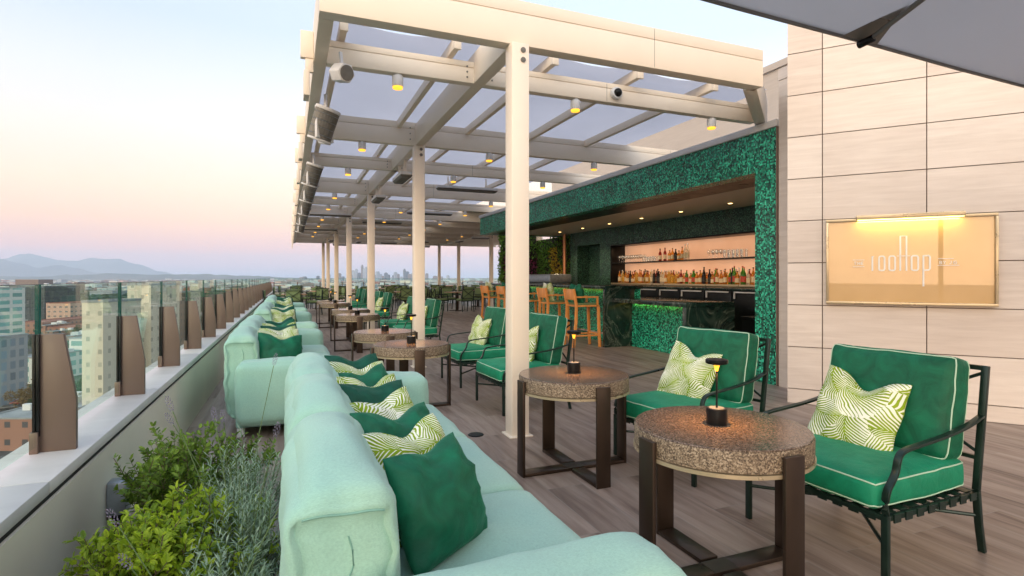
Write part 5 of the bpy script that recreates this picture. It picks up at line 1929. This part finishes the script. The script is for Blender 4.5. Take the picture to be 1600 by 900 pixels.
bld('reflection_block', 284, 296, 456, 520, 14, 'bld_cream', 'added slim cream block mimicking the reflection in the fifth glass pane')
bld('office_building', 140, 176, 455, 468, 60, 'bld_grey', 'wide grey office block beyond the belt of trees')
rc = random.Random(17)
mats_ = ['bld_cream', 'bld_white', 'bld_grey', 'bld_pink', 'bld_brown']
words_ = dict(bld_cream='cream', bld_white='white', bld_grey='grey', bld_pink='pink', bld_brown='brown')
for i in range(46):
    u = rc.uniform(70, 440) if i < 34 else rc.uniform(440, 800)
    v = rc.uniform(443, 462)
    mt = rc.choice(mats_)
    wpx = rc.uniform(5, 16)
    d = gz(0, v)
    hh = rc.uniform(10, 30)
    bld('city_building', u, u + wpx, 0, v, rc.uniform(15, 40), mt, f'small {words_[mt]} building far out in the city', f'{words_[mt]} buildings out in the city', hgt=hh)
for i in range(26):
    u = rc.uniform(-20, 330); v = rc.uniform(466, 560)
    mt = rc.choice(['bld_cream', 'bld_white', 'bld_grey', 'bld_brick', 'bld_brown', 'bld_pink'])
    w_ = dict(words_, bld_brick='brick')[mt]
    d = gz(0, v)
    bld('city_building', u, u + rc.uniform(9, 26), 0, v, rc.uniform(12, 26), mt, f'low {w_} building among the streets below the balustrade', f'low {w_} buildings below the balustrade', hgt=rc.uniform(5, 11), rot=rc.uniform(-.5, .5), roofmat=rc.choice(['roof_grey', 'roof_red', 'roof_grey']), extras=rc.randint(0, 3))
for i in range(16):
    u = rc.uniform(0, 330); v = rc.uniform(480, 600)
    x, y = at(u, gz(0, v))
    tree(x, y, rc.uniform(6, 11), rc.uniform(2.6, 4.2), 300 + i, 'green street tree between the low buildings', 'leaf_tree', 'street trees between the low buildings')
# distant city fabric
m = MB(); mi_list = ['roof_grey', 'bld_white', 'bld_cream', 'bld_brown', 'roof_red']
for _ in range(5200):
    u = rc.uniform(-80, 900); v = 436.3 + 26 * rc.random() ** 2.2
    d = FP * HG / (v - HZ)
    d = min(d, 12500)
    x, y = at(u, d)
    s_ = rc.uniform(8, 26) * (1 + d / 6000)
    m.box((x, y, GZ + s_ * .22), (s_, s_ * rc.uniform(.6, 1.6), s_ * .45 * rc.uniform(.5, 1.6)), rc.uniform(0, 1.5), rc.choice([0, 0, 1, 2, 3, 3, 4]))
o = m.build('distant_city', mi_list); o['kind'] = 'stuff'; o['label'] = 'sprawl of low city buildings out to the horizon'
# tree cover
def blob(m, x, y, z, r, rs, mi=0):
    n = 7
    vs = []
    for k in range(4):
        ph = PI * (k + .3) / 4.3 - PI / 2
        for q in range(n):
            a = 2 * PI * (q + .5 * (k % 2)) / n
            rr0 = r * rs.uniform(.72, 1.2)
            vs.append((x + rr0 * math.cos(ph) * math.cos(a), y + rr0 * math.cos(ph) * math.sin(a), z + rr0 * math.sin(ph) * .8))
    fs = []
    for k in range(3):
        for q in range(n):
            fs.append((k * n + q, k * n + (q + 1) % n, (k + 1) * n + (q + 1) % n, (k + 1) * n + q))
    fs.append(tuple(range(3 * n, 4 * n)))
    m.add(vs, fs, mi)
m = MB()
for _ in range(3800):
    t = rc.random()
    u = rc.uniform(-60, 860)
    v = rc.uniform(452, 482) if t < .45 else 438 + 50 * rc.random() ** 1.5
    d = FP * HG / (v - HZ)
    x, y = at(u, d)
    blob(m, x, y, GZ + 5, rc.uniform(4.5, 9) * (1 + d / 5000), rc)
o = m.build('tree_cover', 'leaf_tree'); o['kind'] = 'stuff'; o['label'] = 'dark green tree cover between the city buildings'

for i, (u, v, h, r, mt, lab) in enumerate([(40, 655, 9.5, 3.6, 'leaf_dry', 'golden brown tree standing before the white low office'),
                                           (55, 668, 7.5, 2.4, 'leaf_tree', 'small green tree beside the golden brown tree'),
                                           (14, 622, 7, 3.2, 'leaf_tree', 'green street tree below the grey office'),
                                           (132, 655, 12, 3.6, 'leaf_palm', 'teal green tree close to the second bronze post'),
                                           (150, 640, 13, 3.8, 'leaf_palm', 'taller teal green tree in front of the cream reflection block'),
                                           (176, 640, 6, 3.0, 'leaf_dry', 'low olive tree below the brown reflection block'),
                                           (228, 585, 10, 4.0, 'leaf_tree', 'green tree below the third glass pane'),
                                           (262, 560, 9, 4.0, 'leaf_tree', 'green tree seen beside the third bronze post')]):
    x, y = at(u, gz(0, v)); tree(x, y, h, r, 100 + i, lab, mt)

# cars
def make_car(mat):
    r = empty('parked_car', (0, 0, 0), 0, 'x', 'car')
    prof = [(-2.2, .35), (-2.2, .85), (-1.5, .95), (-.9, 1.42), (.7, 1.45), (1.3, .98), (2.15, .85), (2.25, .35)]
    m = MB(); k = len(prof)
    vs = [(a, -.85 + (.12 if b > 1.2 else 0), b) for a, b in prof] + [(a, .85 - (.12 if b > 1.2 else 0), b) for a, b in prof]
    m.add(vs, [tuple(range(k)), tuple(range(2 * k - 1, k - 1, -1))] + [(i, (i + 1) % k, (i + 1) % k + k, i + k) for i in range(k)])
    m.build('body', mat, r, bevel=.08)
    m = MB()
    for s in (-1, 1):
        m.add([(-1.35, s * .862, .98), (1.1, s * .862, .98), (.62, s * .77, 1.36), (-.86, s * .77, 1.36)], [(0, 1, 2, 3)])
    m.add([(1.29, -.72, 1.03), (1.29, .72, 1.03), (.76, .66, 1.42), (.76, -.66, 1.42)], [(0, 1, 2, 3)])
    m.add([(-1.47, -.72, 1.02), (-1.47, .72, 1.02), (-.96, .66, 1.40), (-.96, -.66, 1.40)], [(0, 1, 2, 3)])
    m.build('window', 'black_metal', r)
    for x in (-1.35, 1.4):
        for s in (-1, 1):
            m = MB(); m.cyl((x, s * .70, .33), (x, s * .88, .33), .33, n=14); m.build('wheel', 'rubber', r)
    return r
cp = {k: make_car(k) for k in ('car_white', 'car_dark', 'car_red')}
used = set()
carlist = []
for i, (u, v, mt, rz, lab) in enumerate([(44, 689, 'car_white', 20, 'white car parked beside the brick shop building'), (20, 618, 'car_white', 10, 'white car on the street below the grey office'),
                                         (46, 622, 'car_dark', 12, 'dark car beyond the golden brown tree'), (60, 612, 'car_white', 12, 'white car by the low white office'),
                                         (30, 632, 'car_red', 12, 'red car on the street below the low white office'), (128, 632, 'car_white', 60, 'white car below the teal green trees'),
                                         (124, 612, 'car_dark', 60, 'dark car behind the teal green trees'), (12, 640, 'car_dark', 8, 'dark car on the street before the brick shop')]):
    x, y = at(u, gz(0, v))
    o = cp[mt] if mt not in used else dup(cp[mt], (0, 0, 0))
    used.add(mt)
    o.location = (x, y, GZ + .055); o.rotation_euler.z = R(rz); o['label'] = lab

# downtown skyline
rk = random.Random(23)
DD = 6200
sky_pts = [(552, 422), (557, 420), (561, 426), (566, 414), (570, 419), (576, 424), (590, 424), (594, 428), (598, 431), (603, 426), (607, 429), (612, 433), (618, 425), (622, 428), (627, 432), (632, 420), (636, 424), (640, 428), (655, 430), (667, 427), (680, 431),
           (497, 431), (505, 430), (514, 428), (530, 427), (536, 432), (548, 429), (572, 417), (585, 429), (615, 430), (645, 427), (690, 432), (700, 430), (476, 432), (471, 433)]
for i, (u, v) in enumerate(sky_pts):
    d = DD + rk.uniform(-500, 500)
    x, y = at(u, d)
    hh = HG - (v - HZ) * d / FP
    wv = rk.uniform(22, 40)
    mt = rk.choice(['bld_grey', 'bld_glass', 'bld_grey', 'bld_brown'])
    r = empty('distant_tower', (x, y, GZ), rk.uniform(0, 1), 'hazy tower of the far downtown skyline', 'tower', 'hazy towers of the far downtown skyline')
    m = MB(); m.box((0, 0, hh * .46), (wv, wv * .8, hh * .92)); m.box((0, 0, hh * .955), (wv * .7, wv * .55, hh * .088))
    if i in (3, 9): m.cyl((0, 0, hh), (0, 0, hh * 1.12), 1.6, .5, n=6)
    m.build('wall', mt, r)
x, y = at(570, DD)

# hills and mountains
def ridge(name, label, d, prof, base, thick, mat, seed, rough=.14, du=6):
    us = []; u = prof[0][0]
    while u <= prof[-1][0]: us.append(u); u += du
    def top(u):
        for (a, b), (c, e) in zip(prof[:-1], prof[1:]):
            if a <= u <= c:
                t = (u - a) / (c - a); t = t * t * (3 - 2 * t)
                return b + (e - b) * t
        return prof[-1][1]
    vs = []; fs = []; rows = 9
    for k in range(rows):
        t = k / (rows - 1)
        for u in us:
            dd = d - thick * (1 - t) if t <= 1 else d
            hh = (HZ - top(u)) * d / FP
            nz = noise.noise(Vector((u * .045 + seed, t * 3, seed))) + .5 * noise.noise(Vector((u * .12 + seed, t * 7, seed)))
            z = GZ - 2 + (hh - GZ + H) * (t ** 1.3) * (1 + rough * nz * (1 - abs(2 * t - 1) * .4))
            x, y = at(u, dd)
            vs.append((x, y, z))
    n = len(us)
    # back slope
    for u in us:
        x, y = at(u, d + thick)
        vs.append((x, y, GZ - 2))
    for k in range(rows):
        for i in range(n - 1):
            fs.append((k * n + i, k * n + i + 1, (k + 1) * n + i + 1, (k + 1) * n + i))
    m = MB(); m.add(vs, fs)
    struct(m.build(name, mat, smooth=True), label)
ridge('mountain', 'pale blue far mountain range', 14000, [(-400, 405), (-120, 402), (0, 404), (40, 396), (70, 401), (100, 408), (140, 404), (180, 404), (210, 411), (250, 424), (290, 432), (330, 436)], 0, 1500, 'mountain_rock', 3.0, .10)
ridge('hill', 'nearer blue mountain ridge', 10500, [(-400, 405), (-100, 400), (0, 404), (30, 411), (60, 418), (90, 414), (120, 419), (150, 426), (200, 431), (250, 436)], 0, 1200, 'mountain_rock', 8.0, .10)
ridge('hill', 'long low hills before the mountains', 7200, [(-400, 432), (0, 431), (60, 432), (120, 429), (180, 427), (240, 429), (300, 428), (340, 429), (400, 431), (460, 434), (520, 436)], 0, 900, 'hill_green', 12.0, .25, 3)

# ================================================================== HAZE
m = MB(); m.bb(-17500, 15500, -3500, 17500, GZ - 1.0, 640)
hz = m.mesh('haze')
hm = bpy.data.materials.new('haze'); hm.use_nodes = True
hn = hm.node_tree
for n_ in list(hn.nodes): hn.nodes.remove(n_)
o_ = hn.nodes.new('ShaderNodeOutputMaterial'); pv = hn.nodes.new('ShaderNodeVolumePrincipled')
pv.inputs['Color'].default_value = (0.70, 0.84, 1.0, 1)
pv.inputs['Density'].default_value = HAZE = 0.8e-4
pv.inputs['Anisotropy'].default_value = 0.0
hn.links.new(pv.outputs[0], o_.inputs['Volume'])
hz.materials.append(hm)
ho = link('haze', hz); ho['kind'] = 'stuff'; ho['label'] = 'thin evening haze over the whole city'

# ================================================================== RENDER SETTINGS
sc.render.engine = 'CYCLES'
cy = sc.cycles
cy.use_denoising = True
try: cy.denoiser = 'OPENIMAGEDENOISE'
except Exception: pass
cy.max_bounces = 8; cy.diffuse_bounces = 4; cy.glossy_bounces = 4; cy.transmission_bounces = 6; cy.transparent_max_bounces = 32
cy.volume_bounces = 1
cy.sample_clamp_indirect = 6
cy.use_adaptive_sampling = True
cy.adaptive_threshold = 0.02
vs_ = sc.view_settings
vs_.view_transform = 'Standard'; vs_.look = 'None'; vs_.exposure = 0.35; vs_.gamma = 1.0; vs_.use_curve_mapping = False
